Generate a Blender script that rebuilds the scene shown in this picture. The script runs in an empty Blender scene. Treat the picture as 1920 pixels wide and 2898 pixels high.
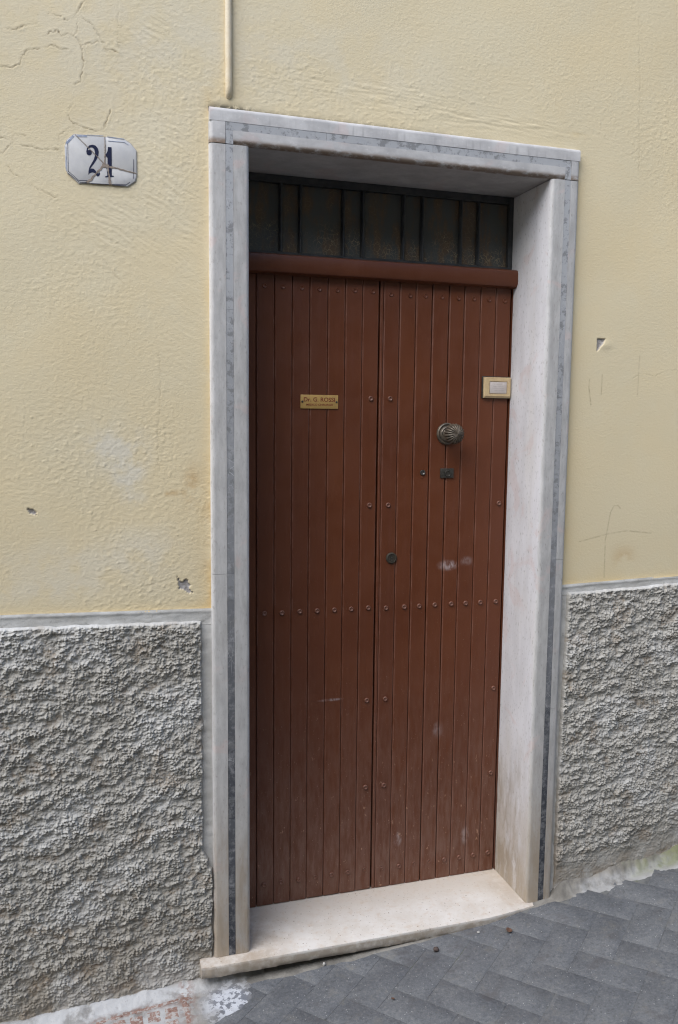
import bpy, bmesh, math, random
import numpy as np
from mathutils import Vector, Matrix, Euler
from mathutils.geometry import tessellate_polygon

R = math.radians
S = bpy.context.scene
COL = S.collection
random.seed(7)

# ------------------------------------------------------------------ camera
cam_d = bpy.data.cameras.new('camera')
cam = bpy.data.objects.new('camera', cam_d)
COL.objects.link(cam)
cam_d.sensor_fit = 'VERTICAL'
cam_d.sensor_height = 24.0
cam_d.lens = 24.0 * 0.81413
cam_d.clip_start = 0.05
cam_d.clip_end = 400
cam.location = (-0.4253, -2.2512, 1.542)
cam.rotation_euler = Euler((R(83.7777), R(-0.5936), R(-16.7793)), 'XYZ')
S.camera = cam

# ------------------------------------------------------------------ light
SUN_DIR = Vector((-0.66, -0.50, 1.0)).normalized()      # towards the veiled sun
ELEV = math.asin(SUN_DIR.z)
AZIM = math.atan2(SUN_DIR.x, SUN_DIR.y)
world = bpy.data.worlds.new('World')
S.world = world
world.use_nodes = True
wn = world.node_tree
wn.nodes.clear()
sky = wn.nodes.new('ShaderNodeTexSky')
sky.sky_type = 'NISHITA'
sky.sun_disc = False
sky.sun_elevation = ELEV
sky.sun_rotation = AZIM
sky.air_density = 1.0
sky.dust_density = 1.0
sky.ozone_density = 1.0
bg = wn.nodes.new('ShaderNodeBackground')
bg.inputs['Strength'].default_value = 0.10
wo = wn.nodes.new('ShaderNodeOutputWorld')
wn.links.new(sky.outputs[0], bg.inputs['Color'])
wn.links.new(bg.outputs[0], wo.inputs['Surface'])
sun_d = bpy.data.lights.new('sun', 'SUN')
sun_d.energy = 1.5
sun_d.angle = R(55)
sun_d.color = (1.0, 0.975, 0.94)
sun = bpy.data.objects.new('sun', sun_d)
COL.objects.link(sun)
sun.rotation_euler = SUN_DIR.to_track_quat('Z', 'Y').to_euler()
sun.location = SUN_DIR * 12
S.view_settings.view_transform = 'Standard'
S.view_settings.look = 'None'
S.view_settings.gamma = 1.0
S.view_settings.use_curve_mapping = False
S.view_settings.exposure = 1.55

S.cycles.use_denoising = True
S.cycles.denoising_input_passes = 'RGB_ALBEDO_NORMAL'
S.cycles.denoising_prefilter = 'ACCURATE'
S.cycles.filter_width = 1.15

# ------------------------------------------------------------------ dimensions (metres)
W = 0.90            # clear opening
D = 0.2165          # depth of the door face behind the front of the surround
ZI = 2.258          # underside of the lintel
ZT = 2.348          # top of the lintel
XL, XR = -0.1045, 0.992
YW = 0.020          # face of the plaster

def ground_z(x):
    t = np.asarray(x, float) - 0.9
    return -0.074 + 0.055 * np.asarray(x, float) + 0.1 * (0.5 * (t + np.sqrt(t * t + 0.15)))

# ------------------------------------------------------------------ noise
_rs = np.random.RandomState(11)
_perm = np.concatenate([_rs.permutation(512)] * 3)
_ang = _rs.rand(512) * 2 * np.pi
_gx, _gy = np.cos(_ang), np.sin(_ang)

def perlin(x, y, seed=0):
    x = x + seed * 17.31
    y = y + seed * 9.77
    xi = np.floor(x).astype(np.int64); yi = np.floor(y).astype(np.int64)
    fx = x - xi; fy = y - yi
    u = fx * fx * fx * (fx * (fx * 6 - 15) + 10)
    v = fy * fy * fy * (fy * (fy * 6 - 15) + 10)
    xi &= 511; yi &= 511
    def g(ix, iy, dx, dy):
        h = _perm[(_perm[ix & 511] + iy) & 511]
        return _gx[h] * dx + _gy[h] * dy
    a = g(xi, yi, fx, fy); b = g(xi + 1, yi, fx - 1, fy)
    c = g(xi, yi + 1, fx, fy - 1); d = g(xi + 1, yi + 1, fx - 1, fy - 1)
    return (a + u * (b - a)) * (1 - v) + (c + u * (d - c)) * v * 1.0

def fbm(x, y, n=4, seed=0, gain=0.5):
    s = 0; a = 1.0; f = 1.0
    for k in range(n):
        s = s + a * perlin(x * f, y * f, seed + k * 3)
        a *= gain; f *= 2.03
    return s

def cells(x, y, seed=0):
    """distance to the nearest jittered cell point (rounded lumps)"""
    xi = np.floor(x).astype(np.int64); yi = np.floor(y).astype(np.int64)
    best = np.full(x.shape, 9.0); hh = np.zeros(x.shape)
    for i in (-1, 0, 1):
        for j in (-1, 0, 1):
            cx, cy = xi + i, yi + j
            h = _perm[(_perm[(cx + seed * 37) & 511] + cy) & 511]
            h2 = _perm[h + 101]
            d = (cx + 0.1 + 0.8 * h / 512 - x) ** 2 + (cy + 0.1 + 0.8 * h2 / 512 - y) ** 2
            m = d < best
            best = np.where(m, d, best); hh = np.where(m, h2 / 512, hh)
    return np.sqrt(best), hh

def smooth(a, b, x):
    t = np.clip((x - a) / (b - a), 0, 1)
    return t * t * (3 - 2 * t)

def gauss(X, Y, cx, cy, rx, ry):
    return np.exp(-(((X - cx) / rx) ** 2 + ((Y - cy) / ry) ** 2))

def poly_dist(X, Y, pts, pad=0.02):
    d = np.full(X.shape, 1.0)
    for (ax, ay), (bx, by) in zip(pts[:-1], pts[1:]):
        m = (X > min(ax, bx) - pad) & (X < max(ax, bx) + pad) & (Y > min(ay, by) - pad) & (Y < max(ay, by) + pad)
        if not m.any():
            continue
        px, py = X[m] - ax, Y[m] - ay
        vx, vy = bx - ax, by - ay
        t = np.clip((px * vx + py * vy) / (vx * vx + vy * vy), 0, 1)
        d[m] = np.minimum(d[m], np.hypot(px - t * vx, py - t * vy))
    return d

def in_poly(X, Y, pts):
    r = np.zeros(X.shape, bool)
    n = len(pts)
    for i in range(n):
        (x1, y1), (x2, y2) = pts[i], pts[(i + 1) % n]
        if y1 == y2:
            continue
        c = ((y1 > Y) != (y2 > Y)) & (X < (x2 - x1) * (Y - y1) / (y2 - y1) + x1)
        r ^= c
    return r

# ------------------------------------------------------------------ object helpers
def link(name, me, parent=None, mat=None):
    o = bpy.data.objects.new(name, me)
    COL.objects.link(o)
    if parent is not None:
        o.parent = parent
    if mat is not None and me is not None and not me.materials:
        me.materials.append(mat)
    return o

def tag(o, label=None, cat=None, group=None, kind=None):
    if label: o['label'] = label
    if cat: o['category'] = cat
    if group: o['group'] = group
    if kind: o['kind'] = kind
    return o

def empty(name, loc, parent=None):
    o = bpy.data.objects.new(name, None)
    COL.objects.link(o)
    o.empty_display_size = 0.05
    o.location = loc
    if parent is not None:
        o.parent = parent
    return o

def grid_mesh(name, P, shape, keep=None, attrs=None, flip=False):
    """P (n,3) vertices on a shape=(rows, cols) grid; keep masks the quads."""
    r, c = shape
    idx = np.arange(r * c).reshape(r, c)
    q = np.stack([idx[:-1, :-1], idx[:-1, 1:], idx[1:, 1:], idx[1:, :-1]], -1)
    if flip:
        q = q[..., ::-1]
    q = q.reshape(-1, 4) if keep is None else q[keep]
    used, inv = np.unique(q.ravel(), return_inverse=True)
    V = P[used]
    me = bpy.data.meshes.new(name)
    nf = len(q)
    me.vertices.add(len(V)); me.loops.add(nf * 4); me.polygons.add(nf)
    me.vertices.foreach_set('co', V.astype(np.float32).ravel())
    me.loops.foreach_set('vertex_index', inv.astype(np.int32))
    me.polygons.foreach_set('loop_start', np.arange(0, nf * 4, 4, dtype=np.int32))
    me.polygons.foreach_set('loop_total', np.full(nf, 4, dtype=np.int32))
    me.polygons.foreach_set('use_smooth', np.ones(nf, bool))
    for k, a in (attrs or {}).items():
        at = me.attributes.new(k, 'FLOAT', 'POINT')
        at.data.foreach_set('value', np.asarray(a, np.float32).ravel()[used])
    me.update(calc_edges=True)
    me.validate()
    return me

class MB:
    """collects polygons, builds ONE mesh"""
    def __init__(self): self.v = []; self.f = []
    def add(self, vs, fs):
        o = len(self.v); self.v += [tuple(p) for p in vs]; self.f += [tuple(i + o for i in f) for f in fs]
    def box(self, x0, x1, y0, y1, z0, z1):
        self.add([(x, y, z) for z in (z0, z1) for y in (y0, y1) for x in (x0, x1)],
                 [(0, 2, 3, 1), (4, 5, 7, 6), (0, 1, 5, 4), (2, 6, 7, 3), (0, 4, 6, 2), (1, 3, 7, 5)])
    def plate(self, pts, y0, y1):
        """polygon in x,z with thickness from y0 (front) to y1 (back)"""
        n = len(pts)
        area = sum(pts[i][0] * pts[(i + 1) % n][1] - pts[(i + 1) % n][0] * pts[i][1] for i in range(n))
        if area < 0:
            pts = pts[::-1]
        tri = tessellate_polygon([[Vector((p[0], p[1], 0)) for p in pts]])
        vs = [(p[0], y0, p[1]) for p in pts] + [(p[0], y1, p[1]) for p in pts]
        fs = []
        for t in tri:
            a, b, c = [pts[i] for i in t]
            s = (b[0] - a[0]) * (c[1] - a[1]) - (c[0] - a[0]) * (b[1] - a[1])
            t = tuple(t) if s > 0 else tuple(t)[::-1]
            fs.append(t)
        for i in range(n):
            j = (i + 1) % n
            fs.append((i, i + n, j + n, j))
        self.add(vs, fs)
    def lathe(self, prof, c, n=24, axis='y'):
        """prof: (radius, distance out of the wall) ; turned about -y through c"""
        vs = []; fs = []
        for r, h in prof:
            for k in range(n):
                a = 2 * math.pi * k / n
                vs.append((c[0] + r * math.cos(a), c[1] - h, c[2] + r * math.sin(a)))
        for i in range(len(prof) - 1):
            for k in range(n):
                k2 = (k + 1) % n
                fs.append((i * n + k, i * n + k2, (i + 1) * n + k2, (i + 1) * n + k))
        fs.append(tuple(range((len(prof) - 1) * n, len(prof) * n)))
        self.add(vs, fs)
    def mesh(self, name, smooth_angle=None):
        me = bpy.data.meshes.new(name)
        me.from_pydata(self.v, [], self.f)
        me.validate()
        bm = bmesh.new(); bm.from_mesh(me)
        bmesh.ops.recalc_face_normals(bm, faces=bm.faces)
        if smooth_angle:
            for f in bm.faces: f.smooth = True
            for e in bm.edges:
                if len(e.link_faces) == 2 and e.calc_face_angle(0) > smooth_angle:
                    e.smooth = False
        bm.to_mesh(me); bm.free()
        return me
    def build(self, name, mat, parent=None, smooth_angle=None):
        return link(name, self.mesh(name, smooth_angle), parent, mat)

def bevelled(name, mb, mat, parent, w, seg=2, smooth_angle=R(35)):
    me = mb.mesh(name)
    bm = bmesh.new(); bm.from_mesh(me)
    bmesh.ops.remove_doubles(bm, verts=bm.verts, dist=1e-6)
    es = [e for e in bm.edges if len(e.link_faces) == 2 and e.calc_face_angle(0) > R(30)]
    bmesh.ops.bevel(bm, geom=es, offset=w, segments=seg, affect='EDGES', profile=0.5, clamp_overlap=True)
    for f in bm.faces: f.smooth = True
    for e in bm.edges:
        if len(e.link_faces) == 2 and e.calc_face_angle(0) > smooth_angle: e.smooth = False
    bm.to_mesh(me); bm.free()
    return link(name, me, parent, mat)

def extrude(name, prof, axis, t0, t1, mat, parent, step=0.02, wob=0.0004, seed=0, freq=9.0, edge=None):
    """closed profile swept along z ('z': prof = x,y) or x ('x': prof = y,z) with a hand-worked unevenness"""
    n = max(2, int(abs(t1 - t0) / step) + 1)
    ts = np.linspace(t0, t1, n)
    vs = []; fs = []
    m = len(prof)
    pa = np.array([p[0] for p in prof]); pb = np.array([p[1] for p in prof])
    for t in ts:
        w1 = perlin(np.full(m, t * freq), pa * 40 + pb * 25, seed) * wob * 2
        w2 = perlin(np.full(m, t * freq), pa * 40 - pb * 25 + 7, seed + 5) * wob * 2
        for a, b, p, q in zip(pa, pb, w1, w2):
            vs.append((a + p, b + q, t) if axis == 'z' else (t, a + p, b + q))
    for i in range(n - 1):
        for k in range(m):
            k2 = (k + 1) % m
            fs.append((i * m + k, i * m + k2, (i + 1) * m + k2, (i + 1) * m + k))
    fs.append(tuple(range(m))); fs.append(tuple(range((n - 1) * m, n * m)))
    mb = MB(); mb.add(vs, fs)
    o = mb.build(name, mat, parent, R(32))
    if edge:
        at = o.data.attributes.new('edge', 'FLOAT', 'POINT')
        at.data.foreach_set('value', np.tile(np.array(edge, np.float32), n))
    return o

def arc(cx, cy, r, a0, a1, n=6):
    return [(cx + r * math.cos(R(a0 + (a1 - a0) * k / n)), cy + r * math.sin(R(a0 + (a1 - a0) * k / n))) for k in range(n + 1)]

# ------------------------------------------------------------------ material helper
class Mat:
    def __init__(self, name):
        self.m = bpy.data.materials.new(name)
        self.m.use_nodes = True
        self.t = self.m.node_tree
        self.t.nodes.clear()
        self.out = self.t.nodes.new('ShaderNodeOutputMaterial')
        self.b = self.t.nodes.new('ShaderNodeBsdfPrincipled')
        self.t.links.new(self.b.outputs[0], self.out.inputs['Surface'])
        self.geo = self.t.nodes.new('ShaderNodeNewGeometry')
        self.pos = self.geo.outputs['Position']
    def n(self, typ, **kw):
        nd = self.t.nodes.new(typ)
        for k, v in kw.items(): setattr(nd, k, v)
        return nd
    def l(self, a, b): self.t.links.new(a, b)
    def put(self, sock, v):
        if hasattr(v, 'is_output'): self.l(v, sock)
        else: sock.default_value = v
    def scaled(self, sx, sy, sz, rot=None, vec=None):
        nd = self.n('ShaderNodeMapping')
        self.l(vec or self.pos, nd.inputs['Vector'])
        nd.inputs['Scale'].default_value = (sx, sy, sz)
        if rot: nd.inputs['Rotation'].default_value = rot
        return nd.outputs[0]
    def noise(self, scale, detail=3, rough=0.55, vec=None, dist=0.0):
        nd = self.n('ShaderNodeTexNoise')
        self.l(vec or self.pos, nd.inputs['Vector'])
        nd.inputs['Scale'].default_value = scale
        nd.inputs['Detail'].default_value = detail
        nd.inputs['Roughness'].default_value = rough
        nd.inputs['Distortion'].default_value = dist
        return nd.outputs[0]
    def voro(self, scale, feature='F1', vec=None, out=0):
        nd = self.n('ShaderNodeTexVoronoi', feature=feature)
        self.l(vec or self.pos, nd.inputs['Vector'])
        nd.inputs['Scale'].default_value = scale
        return nd.outputs[out]
    def ramp(self, v, a, b, lo=0.0, hi=1.0):
        nd = self.n('ShaderNodeMapRange', interpolation_type='SMOOTHSTEP')
        self.put(nd.inputs[0], v)
        for i, x in zip((1, 2, 3, 4), (a, b, lo, hi)): nd.inputs[i].default_value = x
        return nd.outputs[0]
    def math(self, op, a, b=0.0):
        nd = self.n('ShaderNodeMath', operation=op)
        self.put(nd.inputs[0], a); self.put(nd.inputs[1], b)
        return nd.outputs[0]
    def mul(self, a, b): return self.math('MULTIPLY', a, b)
    def add(self, a, b): return self.math('ADD', a, b)
    def mix(self, f, a, b):
        nd = self.n('ShaderNodeMix', data_type='RGBA')
        self.put(nd.inputs[0], f)
        for s, v in ((6, a), (7, b)):
            self.put(nd.inputs[s], v if hasattr(v, 'is_output') else (*v, 1.0))
        return nd.outputs[2]
    def attr(self, name):
        nd = self.n('ShaderNodeAttribute', attribute_name=name)
        return nd.outputs['Fac']
    def rand(self):
        return self.n('ShaderNodeObjectInfo').outputs['Random']
    def sep(self):
        nd = self.n('ShaderNodeSeparateXYZ'); self.l(self.pos, nd.inputs[0])
        return nd.outputs
    def blob(self, x, y, z, rx, ry, rz):
        """1 at the centre of a soft ellipsoid of wear, 0 outside"""
        v = self.n('ShaderNodeVectorMath', operation='SUBTRACT'); self.l(self.pos, v.inputs[0]); v.inputs[1].default_value = (x, y, z)
        s = self.n('ShaderNodeVectorMath', operation='MULTIPLY'); self.l(v.outputs[0], s.inputs[0]); s.inputs[1].default_value = (1 / rx, 1 / ry, 1 / rz)
        ln = self.n('ShaderNodeVectorMath', operation='LENGTH'); self.l(s.outputs[0], ln.inputs[0])
        return self.ramp(ln.outputs['Value'], 1.0, 0.2)
    def bump(self, h, dist, strength=1.0, prev=None):
        nd = self.n('ShaderNodeBump')
        self.put(nd.inputs['Height'], h)
        nd.inputs['Distance'].default_value = dist
        nd.inputs['Strength'].default_value = strength
        if prev is not None: self.l(prev, nd.inputs['Normal'])
        return nd.outputs[0]
    def done(self, color, rough=0.6, spec=0.5, metal=0.0, normal=None):
        self.put(self.b.inputs['Base Color'], color if hasattr(color, 'is_output') else (*color, 1.0))
        self.put(self.b.inputs['Roughness'], rough)
        self.b.inputs['Specular IOR Level'].default_value = spec
        self.b.inputs['Metallic'].default_value = metal
        if normal is not None: self.l(normal, self.b.inputs['Normal'])
        return self.m

# ------------------------------------------------------------------ materials
def mat_plaster():
    M = Mat('yellow_limewash_plaster')
    n1 = M.noise(2.2, 4, 0.6); n2 = M.noise(14, 5, 0.6); n3 = M.noise(160, 3, 0.6)
    c = M.mix(M.ramp(n1, 0.35, 0.65), (0.62, 0.53, 0.35), (0.605, 0.53, 0.365))
    c = M.mix(M.ramp(n2, 0.45, 0.75, 0, 0.45), c, (0.61, 0.545, 0.385))
    c = M.mix(M.mul(M.attr('warm'), M.ramp(n2, 0.3, 0.6, 0.35, 1)), c, (0.60, 0.46, 0.235))
    c = M.mix(M.mul(M.attr('pale'), M.ramp(n2, 0.36, 0.58, 0.1, 0.8)), c, (0.60, 0.565, 0.475))
    c = M.mix(M.ramp(n3, 0.62, 0.78, 0, 0.25), c, (0.42, 0.35, 0.22))
    c = M.mix(M.mul(M.attr('rust'), M.ramp(n2, 0.4, 0.6, 0, 1)), c, (0.42, 0.25, 0.09))
    c = M.mix(M.attr('crack'), c, (0.20, 0.155, 0.09))
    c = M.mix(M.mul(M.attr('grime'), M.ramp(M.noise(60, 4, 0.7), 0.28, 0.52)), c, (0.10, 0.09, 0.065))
    c = M.mix(M.attr('bare'), c, M.mix(M.ramp(M.noise(170, 4, 0.7), 0.4, 0.6), (0.27, 0.25, 0.235), (0.38, 0.365, 0.36)))
    nm = M.bump(M.noise(330, 3, 0.6), 0.0010, 0.4)
    nm = M.bump(M.noise(1.0, 3, 0.6, vec=M.scaled(125, 125, 175)), 0.0022, 0.32, nm)
    return M.done(c, 0.88, 0.25, normal=nm)

def mat_roughcast():
    M = Mat('grey_roughcast_render')
    n1 = M.noise(3.0, 4, 0.6); n2 = M.noise(35, 4, 0.65)
    c = M.mix(M.ramp(n1, 0.3, 0.7), (0.325, 0.312, 0.282), (0.385, 0.374, 0.346))
    c = M.mix(M.ramp(n2, 0.5, 0.75, 0, 0.5), c, (0.46, 0.45, 0.43))
    c = M.mix(M.ramp(n2, 0.46, 0.28, 0, 0.55), c, (0.20, 0.182, 0.155))
    c = M.mix(M.ramp(M.noise(6.5, 5, 0.7), 0.52, 0.68, 0, 0.4), c, (0.25, 0.237, 0.212))
    x, y, z = M.sep()
    c = M.mix(M.mul(M.ramp(z, 0.30, -0.08, 0, 0.55), M.ramp(M.noise(8, 5, 0.7), 0.36, 0.6)), c, (0.185, 0.155, 0.115))
    c = M.mix(M.attr('brown'), c, (0.20, 0.14, 0.085))
    c = M.mix(M.attr('chalk'), c, (0.50, 0.505, 0.50))
    nm = M.bump(M.noise(420, 3, 0.65), 0.0015, 0.6)
    return M.done(c, 0.92, 0.2, normal=nm)

def mat_cement(name, a, b, sc=12):
    M = Mat(name)
    c = M.mix(M.ramp(M.noise(sc, 5, 0.65), 0.35, 0.65), a, b)
    c = M.mix(M.ramp(M.noise(90, 3, 0.6), 0.6, 0.75, 0, 0.5), c, tuple(x * 0.55 for x in a))
    nm = M.bump(M.noise(200, 4, 0.7), 0.0015, 0.6)
    return M.done(c, 0.9, 0.25, normal=nm)

def mat_marble():
    M = Mat('veined_white_marble')
    x, y, z = M.sep()
    n1 = M.noise(1.0, 5, 0.6, vec=M.scaled(22, 22, 5)); n2 = M.noise(55, 4, 0.6)
    n4 = M.noise(1.0, 4, 0.6, vec=M.scaled(9, 9, 2.2))
    c = M.mix(M.ramp(n1, 0.3, 0.7), (0.54, 0.53, 0.54), (0.63, 0.62, 0.635))
    c = M.mix(M.ramp(n4, 0.45, 0.75, 0, 0.6), c, (0.56, 0.53, 0.49))
    c = M.mix(M.ramp(n2, 0.58, 0.72, 0, 0.45), c, (0.62, 0.61, 0.60))
    c = M.mix(M.ramp(y, 0.012, 0.001, 0, 0.85), c, M.mix(M.ramp(M.noise(1.0, 5, 0.7, vec=M.scaled(45, 45, 12)), 0.3, 0.7), (0.295, 0.29, 0.28), (0.43, 0.425, 0.415)))
    # grey flecks
    c = M.mix(M.ramp(M.noise(1.0, 3, 0.6, vec=M.scaled(150, 150, 60)), 0.58, 0.68, 0, 0.6), c, (0.27, 0.255, 0.24))
    # rosy veins
    c = M.mix(M.ramp(M.noise(7, 4, 0.6, dist=1.2), 0.56, 0.66, 0, 0.35), c, (0.53, 0.40, 0.37))
    # brown splash dirt towards the street, in runs
    low = M.ramp(M.add(z, M.mul(M.ramp(M.noise(1.0, 4, 0.65, vec=M.scaled(16, 16, 3.5)), 0.3, 0.7), -0.45)), 0.22, -0.30)
    c = M.mix(M.mul(low, M.ramp(M.noise(1.0, 5, 0.7, vec=M.scaled(30, 30, 9)), 0.36, 0.54, 0.1, 0.85)), c, (0.22, 0.175, 0.125))
    low2 = M.mul(M.ramp(z, 0.62, 0.0, 0, 0.75), M.ramp(M.noise(1.0, 5, 0.7, vec=M.scaled(20, 20, 7)), 0.32, 0.6, 0.35, 1))
    c = M.mix(low2, c, (0.36, 0.295, 0.22))
    nm = M.bump(M.noise(1.0, 4, 0.6, vec=M.scaled(90, 90, 30)), 0.0006, 0.6)
    rg = M.ramp(n2, 0.3, 0.7, 0.34, 0.55)
    return M.done(c, rg, 0.45, normal=nm)

def mat_lintel():
    M = Mat('weathered_lintel_marble')
    x, y, z = M.sep()
    n1 = M.noise(1.0, 5, 0.62, vec=M.scaled(14, 20, 20)); n2 = M.noise(60, 4, 0.6)
    c = M.mix(M.ramp(n1, 0.3, 0.7), (0.37, 0.365, 0.365), (0.50, 0.495, 0.49))
    c = M.mix(M.ramp(n2, 0.58, 0.72, 0, 0.4), c, (0.62, 0.61, 0.60))
    c = M.mix(M.ramp(M.noise(6, 4, 0.6, dist=1.0), 0.55, 0.66, 0, 0.4), c, (0.50, 0.40, 0.38))
    # dark water runs under the top edge
    runs = M.ramp(M.noise(1.0, 3, 0.6, vec=M.scaled(75, 30, 4)), 0.5, 0.68)
    band = M.mul(M.ramp(z, 2.342, 2.325), M.ramp(z, 2.300, 2.318))
    c = M.mix(M.mul(M.mul(runs, band), M.ramp(M.noise(11, 3), 0.35, 0.6, 0.05, 0.55)), c, (0.27, 0.265, 0.265))
    # brown soot film along the dripping lower edge; soffit tinted a darker brown
    drip = M.mul(M.ramp(z, 2.277, 2.262), M.mul(M.ramp(M.noise(1.0, 4, 0.7, vec=M.scaled(26, 26, 60)), 0.3, 0.55), M.ramp(y, 0.022, 0.012)))
    c = M.mix(M.mul(drip, 0.9), c, (0.17, 0.115, 0.075))
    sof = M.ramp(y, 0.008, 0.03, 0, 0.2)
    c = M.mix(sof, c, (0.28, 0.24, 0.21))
    nm = M.bump(M.noise(1.0, 4, 0.6, vec=M.scaled(60, 90, 90)), 0.0006, 0.6)
    return M.done(c, M.ramp(n2, 0.3, 0.7, 0.36, 0.6), 0.4, normal=nm)

def mat_inlay():
    M = Mat('blue_grey_marble_inlay')
    x, y, z = M.sep()
    n1 = M.noise(1.0, 5, 0.65, vec=M.scaled(40, 40, 9)); n2 = M.noise(45, 4, 0.65)
    zz = M.add(z, M.add(M.mul(n1, 0.5), M.mul(M.rand(), 0.35)))
    t = M.ramp(zz, 0.45, 2.75)
    c = M.mix(t, (0.035, 0.038, 0.047), (0.355, 0.365, 0.380))
    c = M.mix(M.ramp(n2, 0.45, 0.72, 0, 0.5), c, (0.38, 0.38, 0.39))
    c = M.mix(M.ramp(M.noise(34, 5, 0.72), 0.50, 0.60, 0, 0.7), c, (0.15, 0.152, 0.155))
    v = M.n('ShaderNodeTexVoronoi', feature='DISTANCE_TO_EDGE'); M.l(M.scaled(9, 9, 5, vec=M.pos), v.inputs['Vector'])
    c = M.mix(M.mul(M.ramp(v.outputs[0], 0.012, 0.0), M.ramp(M.noise(4, 2), 0.5, 0.6, 0, 0.8)), c, (0.5, 0.5, 0.52))
    nm = M.bump(n1, 0.0004, 0.5)
    return M.done(c, 0.4, 0.4, normal=nm)

def mat_sill():
    M = Mat('cream_stone_sill')
    x, y, z = M.sep()
    n1 = M.noise(9, 5, 0.65); n2 = M.noise(70, 4, 0.6)
    c = M.mix(M.ramp(n1, 0.35, 0.65), (0.565, 0.525, 0.475), (0.64, 0.615, 0.58))
    c = M.mix(M.ramp(M.noise(42, 5, 0.7), 0.50, 0.70, 0, 0.55), c, (0.52, 0.42, 0.33))
    c = M.mix(M.ramp(n2, 0.6, 0.72, 0, 0.5), c, (0.70, 0.665, 0.61))
    c = M.mix(M.ramp(M.noise(130, 2, 0.5), 0.66, 0.72, 0, 0.85), c, (0.20, 0.15, 0.11))
    dirt = M.mul(M.math('MAXIMUM', M.ramp(x, 0.16, 0.0), M.ramp(x, 0.76, 0.90, 0, 0.7)), M.ramp(M.noise(14, 5, 0.7), 0.33, 0.62, 0.1, 0.85))
    c = M.mix(dirt, c, (0.36, 0.29, 0.22))
    c = M.mix(M.mul(M.ramp(z, -0.003, -0.010), M.ramp(M.noise(30, 5, 0.7), 0.3, 0.6, 0.35, 0.9)), c, (0.30, 0.255, 0.20))
    c = M.mix(M.mul(M.ramp(y, 0.06, 0.2), M.ramp(n1, 0.35, 0.6, 0.1, 0.5)), c, (0.50, 0.42, 0.33))
    nm = M.bump(M.noise(150, 4, 0.7), 0.0008, 0.5)
    return M.done(c, M.ramp(n2, 0.3, 0.7, 0.4, 0.65), 0.4, normal=nm)

def mat_door(name='red_brown_door_paint', dusty=1.0):
    M = Mat(name)
    x, y, z = M.sep()
    r = M.rand()
    n1 = M.noise(1.0, 4, 0.6, vec=M.scaled(60, 60, 3.0)); n2 = M.noise(5, 4, 0.6)
    c = M.mix(M.ramp(n2, 0.3, 0.7), (0.098, 0.0285, 0.0110), (0.115, 0.0345, 0.0130))
    c = M.mix(M.mul(r, 0.45), c, (0.078, 0.0250, 0.0140))
    c = M.mix(M.ramp(n1, 0.5, 0.8, 0, 0.5), c, (0.115, 0.040, 0.024))
    # dust and worn paint, growing towards the street
    low = M.ramp(M.add(z, M.mul(n2, -0.35)), 0.75, -0.25)
    c = M.mix(M.mul(low, M.mul(M.ramp(M.noise(1.0, 5, 0.7, vec=M.scaled(70, 70, 14)), 0.3, 0.7, 0.10, 0.7), dusty)), c, (0.185, 0.110, 0.085))
    spk = M.ramp(M.noise(1.0, 2, 0.5, vec=M.scaled(330, 330, 210)), 0.70, 0.77)
    c = M.mix(M.mul(spk, M.ramp(z, 1.5, 0.0, 0.06, 0.75)), c, (0.36, 0.27, 0.22))
    for (bx, bz, rx, rz, k) in ((0.694, 1.078, 0.046, 0.022, 0.8), (0.672, 0.525, 0.026, 0.035, 0.3), (0.783, 0.140, 0.020, 0.040, 0.5),
                                (0.538, 0.160, 0.018, 0.03, 0.6), (0.30, 0.66, 0.05, 0.006, 0.6), (0.76, 1.09, 0.03, 0.02, 0.3)):
        b = M.blob(bx, D, bz, rx, 0.08, rz)
        c = M.mix(M.mul(b, M.ramp(M.noise(1.0, 4, 0.7, vec=M.scaled(70, 70, 34)), 0.36, 0.62, 0.05, k)), c, (0.42, 0.36, 0.36))
    c = M.mix(M.mul(M.attr('edge'), M.ramp(M.noise(1.0, 4, 0.7, vec=M.scaled(45, 45, 22)), 0.38, 0.62, 0.06, 0.6)), c, (0.19, 0.100, 0.076))
    # bare wood where the paint has flaked
    c = M.mix(M.mul(M.ramp(M.noise(1.0, 3, 0.6, vec=M.scaled(80, 80, 45)), 0.68, 0.72), M.ramp(z, 0.9, 0.1, 0, 0.7)), c, (0.36, 0.22, 0.15))
    nm = M.bump(n1, 0.0007, 0.55)
    nm = M.bump(M.noise(1.0, 3, 0.6, vec=M.scaled(260, 260, 60)), 0.0004, 0.5, nm)
    rg = M.ramp(M.noise(20, 3), 0.3, 0.7, 0.36, 0.52)
    return M.done(c, rg, 0.35, normal=nm)

def mat_simple(name, col, rough=0.5, spec=0.5, metal=0.0, col2=None, sc=40, bump=0.0):
    M = Mat(name)
    c = col
    if col2:
        c = M.mix(M.ramp(M.noise(sc, 4, 0.65), 0.35, 0.68), col, col2)
    nm = M.bump(M.noise(sc * 4, 3, 0.6), bump, 0.6) if bump else None
    return M.done(c, rough, spec, metal, nm)

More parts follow.
